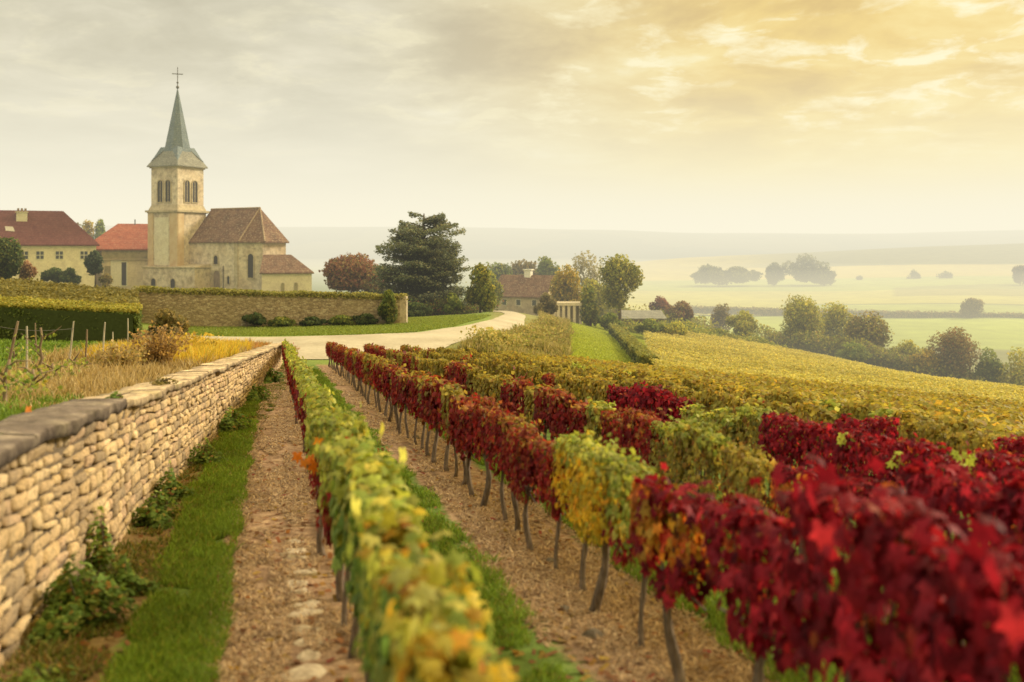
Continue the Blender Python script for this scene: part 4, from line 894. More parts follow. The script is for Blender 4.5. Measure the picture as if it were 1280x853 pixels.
def cedar():
    Y = 88.; X = XP(530, Y); g = g1(X, Y); H = ZP(263, Y) - g; m = Y / F
    root = empty('cedar', (X, Y, g)); tag(root, 'large dark cedar with flat layered boughs beside the road', 'tree')
    r = np.random.default_rng(5); Ps, Ns, Ss, Cs = [], [], [], []; b = MB()
    b.tube([(0, 0, -.3), (.05, 0, H * .4), (-.05, 0, H * .75), (0, 0, H * .97)], [.42, .34, .2, .05], 9)
    prof_y = [263, 268, 280, 290, 300, 315, 330, 345, 360, 375, 395, 410]; prof_l = [12, 24, 38, 40, 52, 56, 58, 62, 62, 56, 48, 36]; prof_r = [6, 34, 44, 56, 52, 54, 54, 54, 52, 48, 42, 32]
    fixed = [(266, -20, .9), (270, 26, 1.2), (287, 52, 1.2), (283, -34, 1.0), (296, -44, 1.2)]
    boughs = [(y, s) for y, s, _ in fixed]
    for i in range(175):
        y = 268 + 134 * r.random() ** .85; th = r.uniform(0, 2 * PI); c = math.cos(th)
        ext = np.interp(y, prof_y, prof_r if c > 0 else prof_l); boughs.append((y, None, th, ext * 1.12 * r.uniform(.6, 1.0)))
    for q in boughs:
        if q[1] is not None: y = q[0]; th = 0 if q[1] > 0 else PI; ext = abs(q[1]); th += r.uniform(-.3, .3)
        else: y, _, th, ext = q
        z = (HY - y) * m - g; R = ext * m; d = np.array([math.cos(th), math.sin(th)])
        z0 = z - R * .25; b.tube([(0, 0, max(.3, z0)), (d[0] * R * .5, d[1] * R * .5, z - R * .06), (d[0] * R, d[1] * R, z)], [.09, .05, .015], 4)
        n = int(70 + 80 * R); t = r.random(n) ** .7; w = R * .30 * (1 - (t - .5) ** 2 * 1.3) + .12; sd = r.normal(0, .5, n) * w
        xx = d[0] * R * t - d[1] * sd; yy = d[1] * R * t + d[0] * sd; zz_ = z0 + (z - z0) * t ** .8 + r.normal(0, .10, n) - np.abs(sd) * .12 - .25 * r.random(n) ** 3
        Ps.append(np.stack([xx, yy, zz_], -1)); Ns.append(np.stack([r.normal(0, .5, n), r.normal(0, .5, n) - .2, np.ones(n)], -1)); Ss.append(r.uniform(.13, .28, n))
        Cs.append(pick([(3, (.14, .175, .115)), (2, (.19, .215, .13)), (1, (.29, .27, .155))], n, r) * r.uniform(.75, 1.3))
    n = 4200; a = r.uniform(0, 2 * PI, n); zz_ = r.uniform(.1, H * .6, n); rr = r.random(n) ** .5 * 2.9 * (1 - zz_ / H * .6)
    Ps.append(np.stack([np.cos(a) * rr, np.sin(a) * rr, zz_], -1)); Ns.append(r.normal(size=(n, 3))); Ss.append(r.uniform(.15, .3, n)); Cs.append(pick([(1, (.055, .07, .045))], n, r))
    Pn = np.concatenate(Ps); n = len(Pn)
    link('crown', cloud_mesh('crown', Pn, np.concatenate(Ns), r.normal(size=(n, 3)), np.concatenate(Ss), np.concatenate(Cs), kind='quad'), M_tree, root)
    b.build('trunk', M_bark, root, True)
cedar()

# ------------------------------------------------------------------ buildings
class Frame:
    """local plan frame: a = along, b = outward, z = up"""
    def __init__(s, o, a, b): s.o = np.array(o, float); s.a = np.array(a, float); s.b = np.array(b, float)
    def p(s, a, b, z): q = s.o[:2] + s.a * a + s.b * b; return (q[0], q[1], s.o[2] + z)
class LB:
    """mesh builder in a frame, made local to a root"""
    def __init__(s, fr, root): s.fr = fr; s.root = root; s.m = MB()
    def L(s, p): q = s.fr.p(*p); l = s.root.location; return (q[0] - l[0], q[1] - l[1], q[2] - l[2])
    def box(s, a0, a1, b0, b1, z0, z1): s.m.solid([s.L(p) for p in ((a0, b0, z0), (a1, b0, z0), (a1, b1, z0), (a0, b1, z0))], [s.L(p) for p in ((a0, b0, z1), (a1, b0, z1), (a1, b1, z1), (a0, b1, z1))]); return s
    def solid(s, bot, top): s.m.solid([s.L(p) for p in bot], [s.L(p) for p in top]); return s
    def poly(s, pts_): s.m.poly([s.L(p) for p in pts_]); return s
    def tube(s, pts_, rad, n=6): s.m.tube([s.L(p) for p in pts_], rad, n); return s
    def build(s, name, mat, parent=None, smooth=False): return s.m.build(name, mat, parent or s.root, smooth)
def arch_pts(w, z0, z1, n=9, pointed=.0):
    """outline of a round-headed opening, centred at 0"""
    r = w / 2; h = z1 - r
    return [(-r, z0), (r, z0)] + [(r * math.cos(PI * i / (n - 1)), h + r * (1 + pointed) * math.sin(PI * i / (n - 1))) for i in range(n)]
def opening(fr, root, ca, b, w, z0, z1, side='b', arched=True, rimw=.14, glass=None, frame_mat=None, name='window', proud=.07, sub='surround', mull=0):
    """a window or door: dark pane inside a proud surround; side 'b' lies in the wall facing b, side 'a' in the wall facing a"""
    def T(u, z, d): return (ca + u, b + d, z) if side == 'b' else (b + d, ca - u, z)
    def outline(w_, z0_, z1_): return arch_pts(w_, z0_, z1_) if arched else [(-w_ / 2, z0_), (w_ / 2, z0_), (w_ / 2, z1_), (-w_ / 2, z1_)]
    inn = outline(w, z0, z1); outr = outline(w + 2 * rimw, z0 - rimw, z1 + rimw)
    q = LB(fr, root); q.poly([T(u, z, .02) for u, z in inn]); pane = q.build(name, glass or M_dark, root)
    k = LB(fr, root); n = len(inn)
    for i in range(n):
        j = (i + 1) % n
        k.poly([T(*inn[i], proud), T(*inn[j], proud), T(*outr[j], proud), T(*outr[i], proud)]); k.poly([T(*inn[i], 0.), T(*inn[j], 0.), T(*inn[j], proud), T(*inn[i], proud)]); k.poly([T(*outr[i], 0.), T(*outr[j], 0.), T(*outr[j], proud), T(*outr[i], proud)])
    o = k.build(sub, frame_mat or M_trim, pane)
    if mull:
        mm = LB(fr, root); r = .035
        def bar(u0, u1, za, zb): mm.solid([T(u0, za, .03), T(u1, za, .03), T(u1, za, .055), T(u0, za, .055)], [T(u0, zb, .03), T(u1, zb, .03), T(u1, zb, .055), T(u0, zb, .055)])
        bar(-r, r, z0, z1)
        if mull > 1: bar(-w / 2, w / 2, (z0 + z1) / 2 - r, (z0 + z1) / 2 + r)
        mm.build('mullion', frame_mat or M_trim, pane)
    return pane

def house_frame(px, Y, skew=0.0):
    X = XP(px, Y); d = np.array([X, Y]) / math.hypot(X, Y); a = np.array([d[1], -d[0]]); c, s = math.cos(skew), math.sin(skew)
    a = np.array([a[0] * c - a[1] * s, a[0] * s + a[1] * c]); b = np.array([a[1], -a[0]]); return Frame((X, Y, 0), a, b)
def hip_roof(fr, root, a0, a1, b0, b1, ze, zr, hipl, hipr, ov, mat, name='roof'):
    q = LB(fr, root); bc = (b0 + b1) / 2; A0, A1, B0, B1 = a0 - ov, a1 + ov, b0 - ov, b1 + ov
    e = [(A0, B0, ze), (A1, B0, ze), (A1, B1, ze), (A0, B1, ze)]
    q.solid([(p[0], p[1], ze - .14) for p in e], e); r0 = (A0 + hipl, bc, zr); r1 = (A1 - hipr, bc, zr); s = .003
    E = [(p[0], p[1], ze + s) for p in e]
    q.poly([E[3], E[2], r1, r0]); q.poly([E[2], E[1], r1]); q.poly([E[1], E[0], r0, r1]); q.poly([E[0], E[3], r0]); return q.build(name, mat)

def church():
    Y0 = 115.0; X0 = XP(222, Y0); d = np.array([X0, Y0]) / math.hypot(X0, Y0); rr = np.array([d[1], -d[0]])
    a = (rr - d) / math.sqrt(2); b = (-rr - d) / math.sqrt(2)
    zg = ZP(366, Y0); fr = Frame((X0, Y0, 0), a, b)
    root = empty('church', (X0, Y0, zg)); tag(root, 'old stone church with square belfry, slate spire and brown tiled choir', 'church')
    Z = lambda py, Yq=Y0: (HY - py) / F * Yq
    S = 4.55; zb = zg - 1.0; zc_ = Z(266); ze = Z(209)
    # tower: the corner nearest the camera is the origin; it fills a in [-S,0], b in [-S,0]
    LB(fr, root).box(-S, 0, -S, 0, zb, zc_).build('tower', M_church)
    q = LB(fr, root); q.box(-S + .2, -.2, -S + .2, -.2, zc_ + .9, ze); q.build('belfry', M_church)
    q = LB(fr, root); o = .3; i_ = .2
    q.solid([(-S - .05, -S - .05, zc_ + .32), (.05, -S - .05, zc_ + .32), (.05, .05, zc_ + .32), (-S - .05, .05, zc_ + .32)], [(-S + i_, -S + i_, zc_ + .95), (-i_, -S + i_, zc_ + .95), (-i_, -i_, zc_ + .95), (-S + i_, -i_, zc_ + .95)])
    q.box(-S - o, o, -S - o, o, zc_ + .1, zc_ + .32); q.box(-S - .15, .15, -S - .15, .15, zc_, zc_ + .1)
    q.build('string_course', M_trim)
    q = LB(fr, root); q.box(-S + .05, -.05, -S + .05, -.05, ze, ze + .14); q.box(-S - .1, .1, -S - .1, .1, ze + .14, ze + .26); q.build('cornice', M_trim)
    # pilasters and plaster panel on the left face
    q = LB(fr, root); q.box(-1.15, .06, 0.0, .10, Z(334), zc_ - .002); q.box(-S - .06, -S + .75, 0.0, .10, Z(334), zc_ - .002); q.box(0.0, .10, -.9, .0, Z(334), zc_ - .002); q.build('pilaster', noise_mat('ochre_stone', [(.35, (.47, .33, .19)), (.7, (.56, .45, .28))], 1.2, .4, .05))
    LB(fr, root).box(-S + .95, -1.35, 0, .04, Z(332), zc_ - .5).build('plaster_panel', M_plaster)
    # belfry openings: pairs on each face, with a mullion each
    for sd in ('b', 'a'):
        for off in (-.62, .62):
            c = -S / 2 + off
            opening(fr, root, c, -.2, .78, Z(252), Z(224.5), sd, True, .11, M_dark, M_trim, 'belfry_window', .09, 'surround', 1)
    # skirt roof and spire
    q = LB(fr, root); e = .16; cx = -S / 2; zt = Z(182); hw = S / 2 + e; z0 = ze + .25; tw = 1.30
    B = [(cx - hw, cx - hw, z0), (cx + hw, cx - hw, z0), (cx + hw, cx + hw, z0), (cx - hw, cx + hw, z0)]
    mid = [(cx + sx * (tw + .50), cx + sy * (tw + .50), z0 + (zt - z0) * .48) for sx, sy in ((-1, -1), (1, -1), (1, 1), (-1, 1))]
    T_ = [(cx + sx * tw, cx + sy * tw, zt) for sx, sy in ((-1, -1), (1, -1), (1, 1), (-1, 1))]
    q.solid([(p[0], p[1], p[2] - .10) for p in B], B); q.solid(B, mid); q.solid(mid, T_); q.build('skirt_roof', M_roof_stone)
    q = LB(fr, root); apex = (cx, cx, Z(106)); oct_ = []
    for k in range(8):
        th = PI / 8 + k * PI / 4; oct_.append((cx + 1.66 * math.cos(th), cx + 1.66 * math.sin(th), zt - .6))
    tip = [(cx + .05 * math.cos(PI / 8 + k * PI / 4), cx + .05 * math.sin(PI / 8 + k * PI / 4), Z(106)) for k in range(8)]
    q.solid(oct_, tip)
    for sx, sy in ((1, 1), (-1, 1), (1, -1), (-1, -1)):        # slate tongues down the hips
        o_ = .035; Bc = np.array([cx + sx * hw, cx + sy * hw, z0]); Mc = np.array([cx + sx * (tw + .50), cx + sy * (tw + .50), z0 + (zt - z0) * .48]); Tc = np.array([cx + sx * tw, cx + sy * tw, zt])
        P1 = Bc + (Mc - Bc) * .45 + [0, 0, .06]; M1 = Mc + [sx * o_, sy * o_, .05]; T1 = Tc + [sx * o_, sy * o_, .03]
        Aq = np.array([cx + sx * (tw + o_), cx + sy * .25, zt]); Bq = np.array([cx + sx * .25, cx + sy * (tw + o_), zt])
        for tri in ((P1, M1, Aq), (P1, Bq, M1), (M1, T1, Aq), (M1, Bq, T1)): q.poly([tuple(v) for v in tri])
    q.build('spire', M_slate)
    q = LB(fr, root); lz = Z(184)    # small dormer on the left slope of the skirt
    q.box(-S + .25, -S + .75, -S / 2 - .3, -S / 2 + .3, z0 + .9, z0 + 1.9); q.build('dormer', M_roof_stone)
    q = LB(fr, root); zt2 = Z(106); q.tube([(cx, cx, zt2 - .3), (cx, cx, Z(78))], [.06, .045], 6)
    zc2 = Z(87); wa = .62; dd = .707
    q.m.tube([tuple(np.array(q.L((cx, cx, zc2))) + np.array([s * rr[0] * wa, s * rr[1] * wa, 0])) for s in (-1, 1)], [.05, .05], 6)
    for zz, w0 in ((Z(98), .14), (Z(104), .2)): 
        q.m.tube([q.L((cx, cx, zz - w0)), q.L((cx, cx, zz - w0 * .5)), q.L((cx, cx, zz)), q.L((cx, cx, zz + w0 * .5)), q.L((cx, cx, zz + w0))], [.04, w0 * .85, w0, w0 * .85, .04], 8)
    q.build('cross', M_iron)
    # choir: cross-section across b, runs along +a
    b1 = -1.95; wch = 6.9; b0 = b1 - wch; bc = (b0 + b1) / 2; La = 7.3; zev = Z(302.5, 112); zrd = Z(261, 117)
    apse = [(La, b1), (La + 2.6, b1 - 1.15), (La + 3.1, b1 - 4.6), (La + 1.2, b0)]
    ring = [(0.02, b0), (0.02, b1)] + apse
    LB(fr, root).solid([(p[0], p[1], zb) for p in ring], [(p[0], p[1], zev) for p in ring]).build('choir', M_church)
    ov = .35; c_ = np.array([La * .6, bc])
    ev = []
    for p in ring:
        v = np.array(p) - c_; v = v / np.hypot(*v); ev.append((p[0] + (v[0] * ov * 1.3 if p[0] > .1 else 0), p[1] + v[1] * ov))
    q = LB(fr, root); R0 = (0.02, bc, zrd); R1 = (La + .25, bc, zrd + .05); E = [(p[0], p[1], zev + .02) for p in ev]
    q.poly([E[1], E[2], R1, R0]); q.poly([E[2], E[3], R1]); q.poly([E[3], E[4], R1]); q.poly([E[4], E[5], R1]); q.poly([E[5], E[0], R0, R1]); q.poly([E[0], E[1], R0])
    q.solid([(p[0], p[1], zev - .12) for p in ev], [(p[0], p[1], zev + .02) for p in ev])
    rf = q.build('choir_roof', M_roof_brown)
    q = LB(fr, root)
    for A_, B_ in ((R0, R1), (E[2], R1), (E[3], R1)): q.tube([(A_[0], A_[1], A_[2] + .03), (B_[0], B_[1], B_[2] + .03)], [.1, .1], 6)
    q.build('ridge_tiles', tile_mat('pale_ridge', [(.3, (.3, .2, .13)), (.7, (.4, .3, .2))], (.5, .42, .3)), rf)
    # choir details
    opening(fr, root, 4.0, b1, .62, Z(331, 112), Z(320, 112), 'b', True, .14, M_dark, M_trim, 'window')
    opening(fr, root, 4.15, b1, 1.0, Z(362, 112), Z(339, 112), 'b', True, .16, M_brownwood, M_trim, 'church_door')
    opening(fr, root, 5.9, b1, .35, Z(356, 112), Z(346, 112), 'b', True, .1, M_dark, M_trim, 'window')
    q = LB(fr, root); q.tube([(5.15, b1 + .08, Z(362, 112)), (5.15, b1 + .08, Z(333, 112))], [.05, .05], 5); q.build('downpipe', M_iron)
    # tall lancet on the first apse face
    A1 = np.array(apse[0]); A2 = np.array(apse[1]); t = (A2 - A1) / np.hypot(*(A2 - A1)); nn = np.array([-t[1], t[0]]); nn = nn if nn[0] > 0 else -nn
    fa = Frame(fr.p(A1[0], A1[1], 0), fr.a * t[0] + fr.b * t[1], fr.a * nn[0] + fr.b * nn[1])
    opening(fa, root, 1.45, .0, .62, Z(349, 109), Z(318, 109), 'b', True, .13, M_dark, M_trim, 'lancet_window')
    # buttress strips on choir corner
    q = LB(fr, root); q.box(La - .5, La + .02, b1 - .05, b1 + .12, zb, zev - .13); q.build('corner_buttress', M_trim)
    # low aisle in front of tower and choir
    zl = Z(335)
    q = LB(fr, root); q.box(-S - .35, 4.75 - 1.6, -1.9, .55, zb, zl); q.build('low_aisle', M_church)
    q = LB(fr, root); q.box(-S - .5, 3.3, -1.9, .68, zl, zl + .12); q.solid([(-S - .5, -1.9, zl + .12), (3.3, -1.9, zl + .12), (3.3, .6, zl + .12), (-S - .5, .6, zl + .12)], [(-S - .3, -1.9, zl + .45), (3.2, -1.9, zl + .45), (3.2, .12, zl + .16), (-S - .3, .12, zl + .16)]); q.build('aisle_ledge', M_trim)
    for c in (-3.2, -.15): opening(fr, root, c, .55, .72, Z(360), Z(348.5), 'b', True, .1, M_dark, M_trim, 'window')
    # sacristy, lower roof to the right
    fs = house_frame(360, 110.5); ks = lambda px: (px - 360) * 110.5 / F * 1.08; zs = Z(341, 110.5); zt3 = Z(318.5, 113)
    q = LB(fs, root); q.box(ks(330.5), ks(387), -6.0, 0, zb, zs - .1); q.build('sacristy', M_cream)
    hip_roof(fs, root, ks(330.5), ks(387), -6.0, 0, zs, zt3, .35, 2.5, .25, M_roof_brown, 'sacristy_roof')
    for px in (354, 369): opening(fs, root, ks(px), 0, .28, Z(366, 110.5), Z(354, 110.5), 'b', True, .07, M_frieze, M_trim, 'window')
church()

def farmhouse():
    Y = 108.; fr = house_frame(50, Y, .0); g = ZP(356, Y); m = Y / F / .92
    root = empty('farmhouse', (fr.o[0], fr.o[1], g)); tag(root, 'cream farmhouse with a large maroon hipped roof and one chimney', 'house')
    k = lambda px: (px - 50) * Y / F * 1.10
    a0, a1 = k(-70), k(109); q = LB(fr, root); q.box(a0, a1, -9, 0, g - 1.5, ZP(306, Y)); q.build('walls', M_cream)
    rf = hip_roof(fr, root, a0, a1, -9, 0, ZP(306, Y), ZP(264, 113), 4, 3.6, .35, M_roof_maroon)
    for px in (34, 50, 70, 96):
        w = opening(fr, root, k(px), 0, .72, ZP(324, Y), ZP(314.5, Y), 'b', False, .07, M_glass, M_plaster, 'window', .05, 'frame', 2)
    ch = LB(fr, root); c = k(31); ch.box(c - .55, c + .55, -3.9, -2.9, ZP(283, Y), ZP(265, Y)); ch.box(c - .65, c + .65, -4.0, -2.8, ZP(265, Y), ZP(264, Y)); cm = ch.build('chimney', M_plaster, rf)
    pt = LB(fr, root)
    for i in (-.36, 0, .36): pt.tube([(c + i, -3.4, ZP(264, Y)), (c + i, -3.4, ZP(259.5, Y))], [.14, .11], 7)
    pt.build('chimney_pots', M_brownwood, rf)
    sk = LB(fr, root); s0 = k(20)
    zr = ZP(264, 113); ze = ZP(306, Y)
    def onroof(a, t, off=.05): return (a, .35 - t * 4.85, ze + (zr - ze) * t + off)
    sk.poly([onroof(s0 - .5, .38), onroof(s0 + .4, .36), onroof(s0 + .2, .50), onroof(s0 - .6, .51)]); sk.build('skylight', M_wood, rf)
farmhouse()
def annex():
    Y = 119.; fr = house_frame(160, Y, .0); g = ZP(364, Y); k = lambda px: (px - 160) * Y / F * 1.06
    root = empty('church_annex', (fr.o[0], fr.o[1], g)); tag(root, 'cream annex with faded red tiled roof joined to the church tower', 'house')
    a0, a1 = k(131), k(196); LB(fr, root).box(a0, a1, -9, 0, g - 1.5, ZP(324, Y)).build('walls', M_cream)
    LB(fr, root).box(a0 + .02, a1 - .02, -8.9, .12, ZP(324, Y), ZP(312.5, Y)).build('frieze', M_frieze)
    LB(fr, root).box(a0 - .1, a1, -.3, .3, ZP(325, Y), ZP(323.6, Y)).build('string_course', M_trim)
    hip_roof(fr, root, k(112), a1, -9.5, .1, ZP(311.5, Y), ZP(280, 124), 4.0, 0.2, .3, M_roof_red)
    # wall under the left wing of the roof
    LB(fr, root).box(k(112), a0 - .02, -9.2, -1.6, g - 1.5, ZP(313, Y)).build('left_wing', M_cream)
    d = opening(fr, root, k(147), 0, .9, ZP(357, Y), ZP(327, Y), 'b', False, .15, M_white, M_white, 'shutter_door', .1, 'frame')
    opening(fr, root, k(155.5), 0, .55, ZP(357, Y), ZP(328, Y), 'b', False, .1, M_dark, M_white, 'door', .08, 'frame')
    opening(fr, root, k(138), 0, .7, ZP(345, Y), ZP(333, Y), 'b', False, .05, M_frieze, M_trim, 'window', .05, 'frame')
    q = LB(fr, root); q.tube([(k(168), -4.5, ZP(282, Y)), (k(168), -4.5, ZP(273, Y))], [.07, .07], 6); q.build('flue', M_iron)
annex()
def lane_farm():
    Y = 130.; fr = house_frame(655, Y, -.42); g = ZP(386, Y)
    root = empty('stone_farmhouse', (fr.o[0], fr.o[1], g)); tag(root, 'small stone farmhouse with red brown roof and cream gable at the lane', 'house')
    k = lambda px: (px - 655) * Y / F * 1.08
    a0, a1 = k(615), k(683); q = LB(fr, root); ze = ZP(371, Y); zr = ZP(345, 133); dp = 6.0
    q.box(a0, a1, -dp, 0, g - 1.5, ze); q.build('walls', M_trim)
    q = LB(fr, root); q.solid([(a1 - .2, 0, ze + .002), (a1 - .2, -dp, ze + .002), (a1 - .2, -dp / 2, zr)], [(a1 + .03, 0, ze + .002), (a1 + .03, -dp, ze + .002), (a1 + .03, -dp / 2, zr)]); q.build('gable', M_cream)
    q = LB(fr, root); o = .3; t = .12
    for sgn in (1, -1):
        y0 = o if sgn > 0 else -dp - o
        q.solid([(a0 - .2, y0, ze - .12), (a1 + .05, y0, ze - .12), (a1 + .05, -dp / 2, zr), (a0 - .2, -dp / 2, zr)], [(a0 - .2, y0, ze - .12 + t), (a1 + .05, y0, ze - .12 + t), (a1 + .05, -dp / 2, zr + t), (a0 - .2, -dp / 2, zr + t)])
    rf = q.build('roof', M_roof_brown)
    q = LB(fr, root); c = k(649); q.box(c - .45, c + .45, -dp / 2 - .4, -dp / 2 + .4, zr - .3, zr + .75); q.box(c - .6, c + .6, -dp / 2 - .5, -dp / 2 + .5, zr + .75, zr + .9); q.build('chimney', M_white, rf)
    q = LB(fr, root); c = k(624); q.box(c - .3, c + .3, -.55, -.2, ze + .3, ze + 1.0); q.build('dormer', M_white, rf)
    for px in (630, 648, 668): opening(fr, root, k(px), 0, .6, ZP(382, Y), ZP(375, Y), 'b', False, .08, M_glass, M_plaster, 'window', .05, 'frame')
    opening(fr, root, -dp / 2, a1 + .03, .6, ZP(368, Y), ZP(360, Y), 'a', False, .08, M_glass, M_plaster, 'window', .05, 'frame')
lane_farm()
def portico():
    Y = 112.; fr = house_frame(712, Y, .0); X = fr.o[0]; g = g1(X, Y); root = empty('portico', (fr.o[0], fr.o[1], g)); tag(root, 'small cream columned pavilion beside the farmhouse on the lane', 'pavilion')
    k = lambda px: (px - 712) * Y / F; zt = ZP(378.5, Y); q = LB(fr, root); q.box(k(696), k(728), -2.5, .1, zt - .35, zt); q.build('lintel', M_cream)
    for px in (698, 704.5, 711, 718, 725.5): LB(fr, root).box(k(px) - .16, k(px) + .16, -.3, 0, g - .4, zt - .352).build('column', M_cream)
    LB(fr, root).box(k(697), k(727.5), -2.4, -1.6, g - .4, zt - .352).build('back_wall', M_trim)
portico()
def shed():
    Y = 128.; fr = house_frame(803, Y, .1); g = g1(fr.o[0], Y); root = empty('farm_shed', (fr.o[0], fr.o[1], g)); tag(root, 'low shed with a pale sloping roof near the vineyard crest', 'shed')
    k = lambda px: (px - 803) * Y / F; ze = ZP(399, Y); zr = ZP(388, Y + 3); q = LB(fr, root); q.box(k(778), k(830), -5, 0, g - 1, ze); q.build('walls', M_brownwood)
    q = LB(fr, root); q.solid([(k(775), .4, ze), (k(833), .4, ze), (k(833), -5.2, ze), (k(775), -5.2, ze)], [(k(775), .39, ze + .1), (k(833), .39, ze + .1), (k(830), -3, zr), (k(779), -3, zr)]); q.build('roof', M_roof_stone)
    LB(fr, root).box(k(795), k(812), .0, .03, g - .5, ze - .4).build('doorway', M_dark)
shed()
# river glimpse
def river():
    m, nt, out = new_mat('river_water'); N = NT(nt); f = N.noise(N.pos(), 1.5, 3)
    N.l(N.bsdf((.30, .31, .27), .22, N.bump(f, .15, .05), .8), out.inputs['Surface']); 
    pl = [(868, 205), (900, 196), (952, 178), (975, 160), (1010, 150)]; pr = [(905, 228), (950, 212), (985, 196), (1020, 172), (1060, 158)]
    o = sheet('river', pl, pr, m, .0, 40, 6)
    me = o.data; zz = np.empty(len(me.vertices) * 3, dtype=np.float32); me.vertices.foreach_get('co', zz); zz = zz.reshape(-1, 3); zz[:, 2] += .35; me.vertices.foreach_set('co', zz.ravel())
river()

# ------------------------------------------------------------------ small things near the wall
def wall_plant(label, px_off, Y, h, w, n, pal, name='wall_plant', lk='hex', ls=.045, along=1.0):
    X = WALL_X(Y) + px_off; g = g1(X, Y) if px_off > -.1 else CAP_Z(Y) - .02; root = empty(name, (X, Y, g)); tag(root, label, 'plant')
    r = np.random.default_rng(int(Y * 100)); a = r.uniform(0, 2 * PI, n); rr = r.random(n) ** .6; t = r.random(n)
    sp = (.35 + .65 * np.sin(np.clip(t, 0, 1) * PI * .75 + .4)); cl = .8 + .35 * np.sin(a * 3 + Y)
    x = np.cos(a) * rr * w * sp * cl; y = np.sin(a) * rr * w * sp * along * cl; z = t * h * (1 - .45 * rr) * (.8 + .3 * np.sin(a * 2 + Y * 3)); x = np.maximum(x, -px_off + .0 if px_off > 0 else x)
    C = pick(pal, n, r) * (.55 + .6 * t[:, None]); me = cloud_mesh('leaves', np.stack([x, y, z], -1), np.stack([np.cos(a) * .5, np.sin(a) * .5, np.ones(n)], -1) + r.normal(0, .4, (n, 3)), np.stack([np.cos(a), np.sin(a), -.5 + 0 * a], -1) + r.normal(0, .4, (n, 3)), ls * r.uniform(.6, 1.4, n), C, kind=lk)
    link('leaves', me, M_leaf, root); b = MB()
    for i in range(9):
        th = r.uniform(0, 2 * PI); q = w * .6 * r.random(); b.tube([(0, 0, -.03), (math.cos(th) * q * .4 + (.02), math.sin(th) * q * .4, h * .4), (max(-px_off + .02, math.cos(th) * q), math.sin(th) * q, h * .8)], [.006, .004, .002], 4)
    b.build('stems', M_vinebark, root)
NET = [(3, (.12, .20, .05)), (2, (.18, .29, .07)), (1, (.30, .36, .09)), (.3, (.4, .2, .08))]
wall_plant('low yellow green weed clump at the wall foot, nearest the camera', .30, 5.75, .16, .26, 500, NET[1:])
wall_plant('dense dark green nettle clump against the near end of the wall', .26, 6.9, .50, .34, 2300, NET, along=1.2)
wall_plant('spreading green weed beside the tall nettle clump', .42, 7.7, .34, .26, 1000, NET)
wall_plant('mid green weed clump on the earth just past the nettles', .22, 10.3, .36, .26, 1100, NET, along=1.3)
wall_plant('slender climbing weed in the notch of the wall', .10, 8.3, .62, .13, 600, NET[1:])
wall_plant('upright green weed against the middle of the wall', .16, 11.6, .44, .24, 1000, NET, along=1.3)
wall_plant('small leafy weed at the wall foot beyond the middle', .2, 14.5, .4, .3, 700, NET, along=1.6)
wall_plant('broad green weed at the wall foot towards the road', .2, 18.5, .5, .32, 800, NET, along=1.8, ls=.06)
wall_plant('tall weed against the far part of the wall', .2, 25, .5, .32, 700, NET, along=2, ls=.08)
wall_plant('last green weed at the wall foot near the road', .2, 32, .55, .35, 700, NET, along=2.5, ls=.09)
wall_plant('small green tuft growing in a coping joint, nearer one', -.14, 10.0, .10, .10, 260, NET, ls=.03)
wall_plant('dry brown tuft growing over the coping edge further along', -.10, 12.6, .12, .18, 320, [(1, (.3, .24, .1)), (1, (.2, .18, .06))], ls=.035)
# dry bush on the terrace
def twig_bush(label, px, ytop, Y, w, n, pal, ls=.07):
    X = XP(px, Y); g = g1(X, Y); h = ZP(ytop, Y) - g; root = empty('dry_bush', (X, Y, g)); tag(root, label, 'bush'); r = np.random.default_rng(int(px)); b = MB(); Ps = []
    for i in range(n):
        th = r.uniform(0, 2 * PI); q = w * r.uniform(.2, 1.0); e = Vector((math.cos(th) * q, math.sin(th) * q, h * r.uniform(.5, 1.0))); b.tube([(math.cos(th) * .04, math.sin(th) * .04, -.05), (e.x * .35, e.y * .35, e.z * .55), e], [.009, .006, .003], 4)
        t = r.random(26)[:, None]; Ps.append(np.array(e)[None] * (.35 + .65 * t) + r.normal(0, .05, (26, 3)))
    b.build('stems', M_brownwood, root); Pn = np.concatenate(Ps); m = len(Pn)
    link('foliage', cloud_mesh('foliage', Pn, r.normal(size=(m, 3)), r.normal(size=(m, 3)), ls * r.uniform(.6, 1.3, m), pick(pal, m, r), kind='quad'), M_leaf, root)
twig_bush('brown twiggy dry bush with straw leaves behind the wall', 196, 408, 19, .62, 70, [(2, (.36, .24, .11)), (1, (.46, .33, .15)), (1, (.2, .14, .07))], .06)
twig_bush('smaller straw bush left of the brown dry bush', 150, 430, 17, .5, 45, [(2, (.42, .32, .16)), (1, (.3, .26, .1))], .06)
twig_bush('yellow leaved dry bush behind the middle of the wall', 238, 418, 25, .8, 60, [(2, (.55, .42, .08)), (1, (.42, .36, .1))], .09)
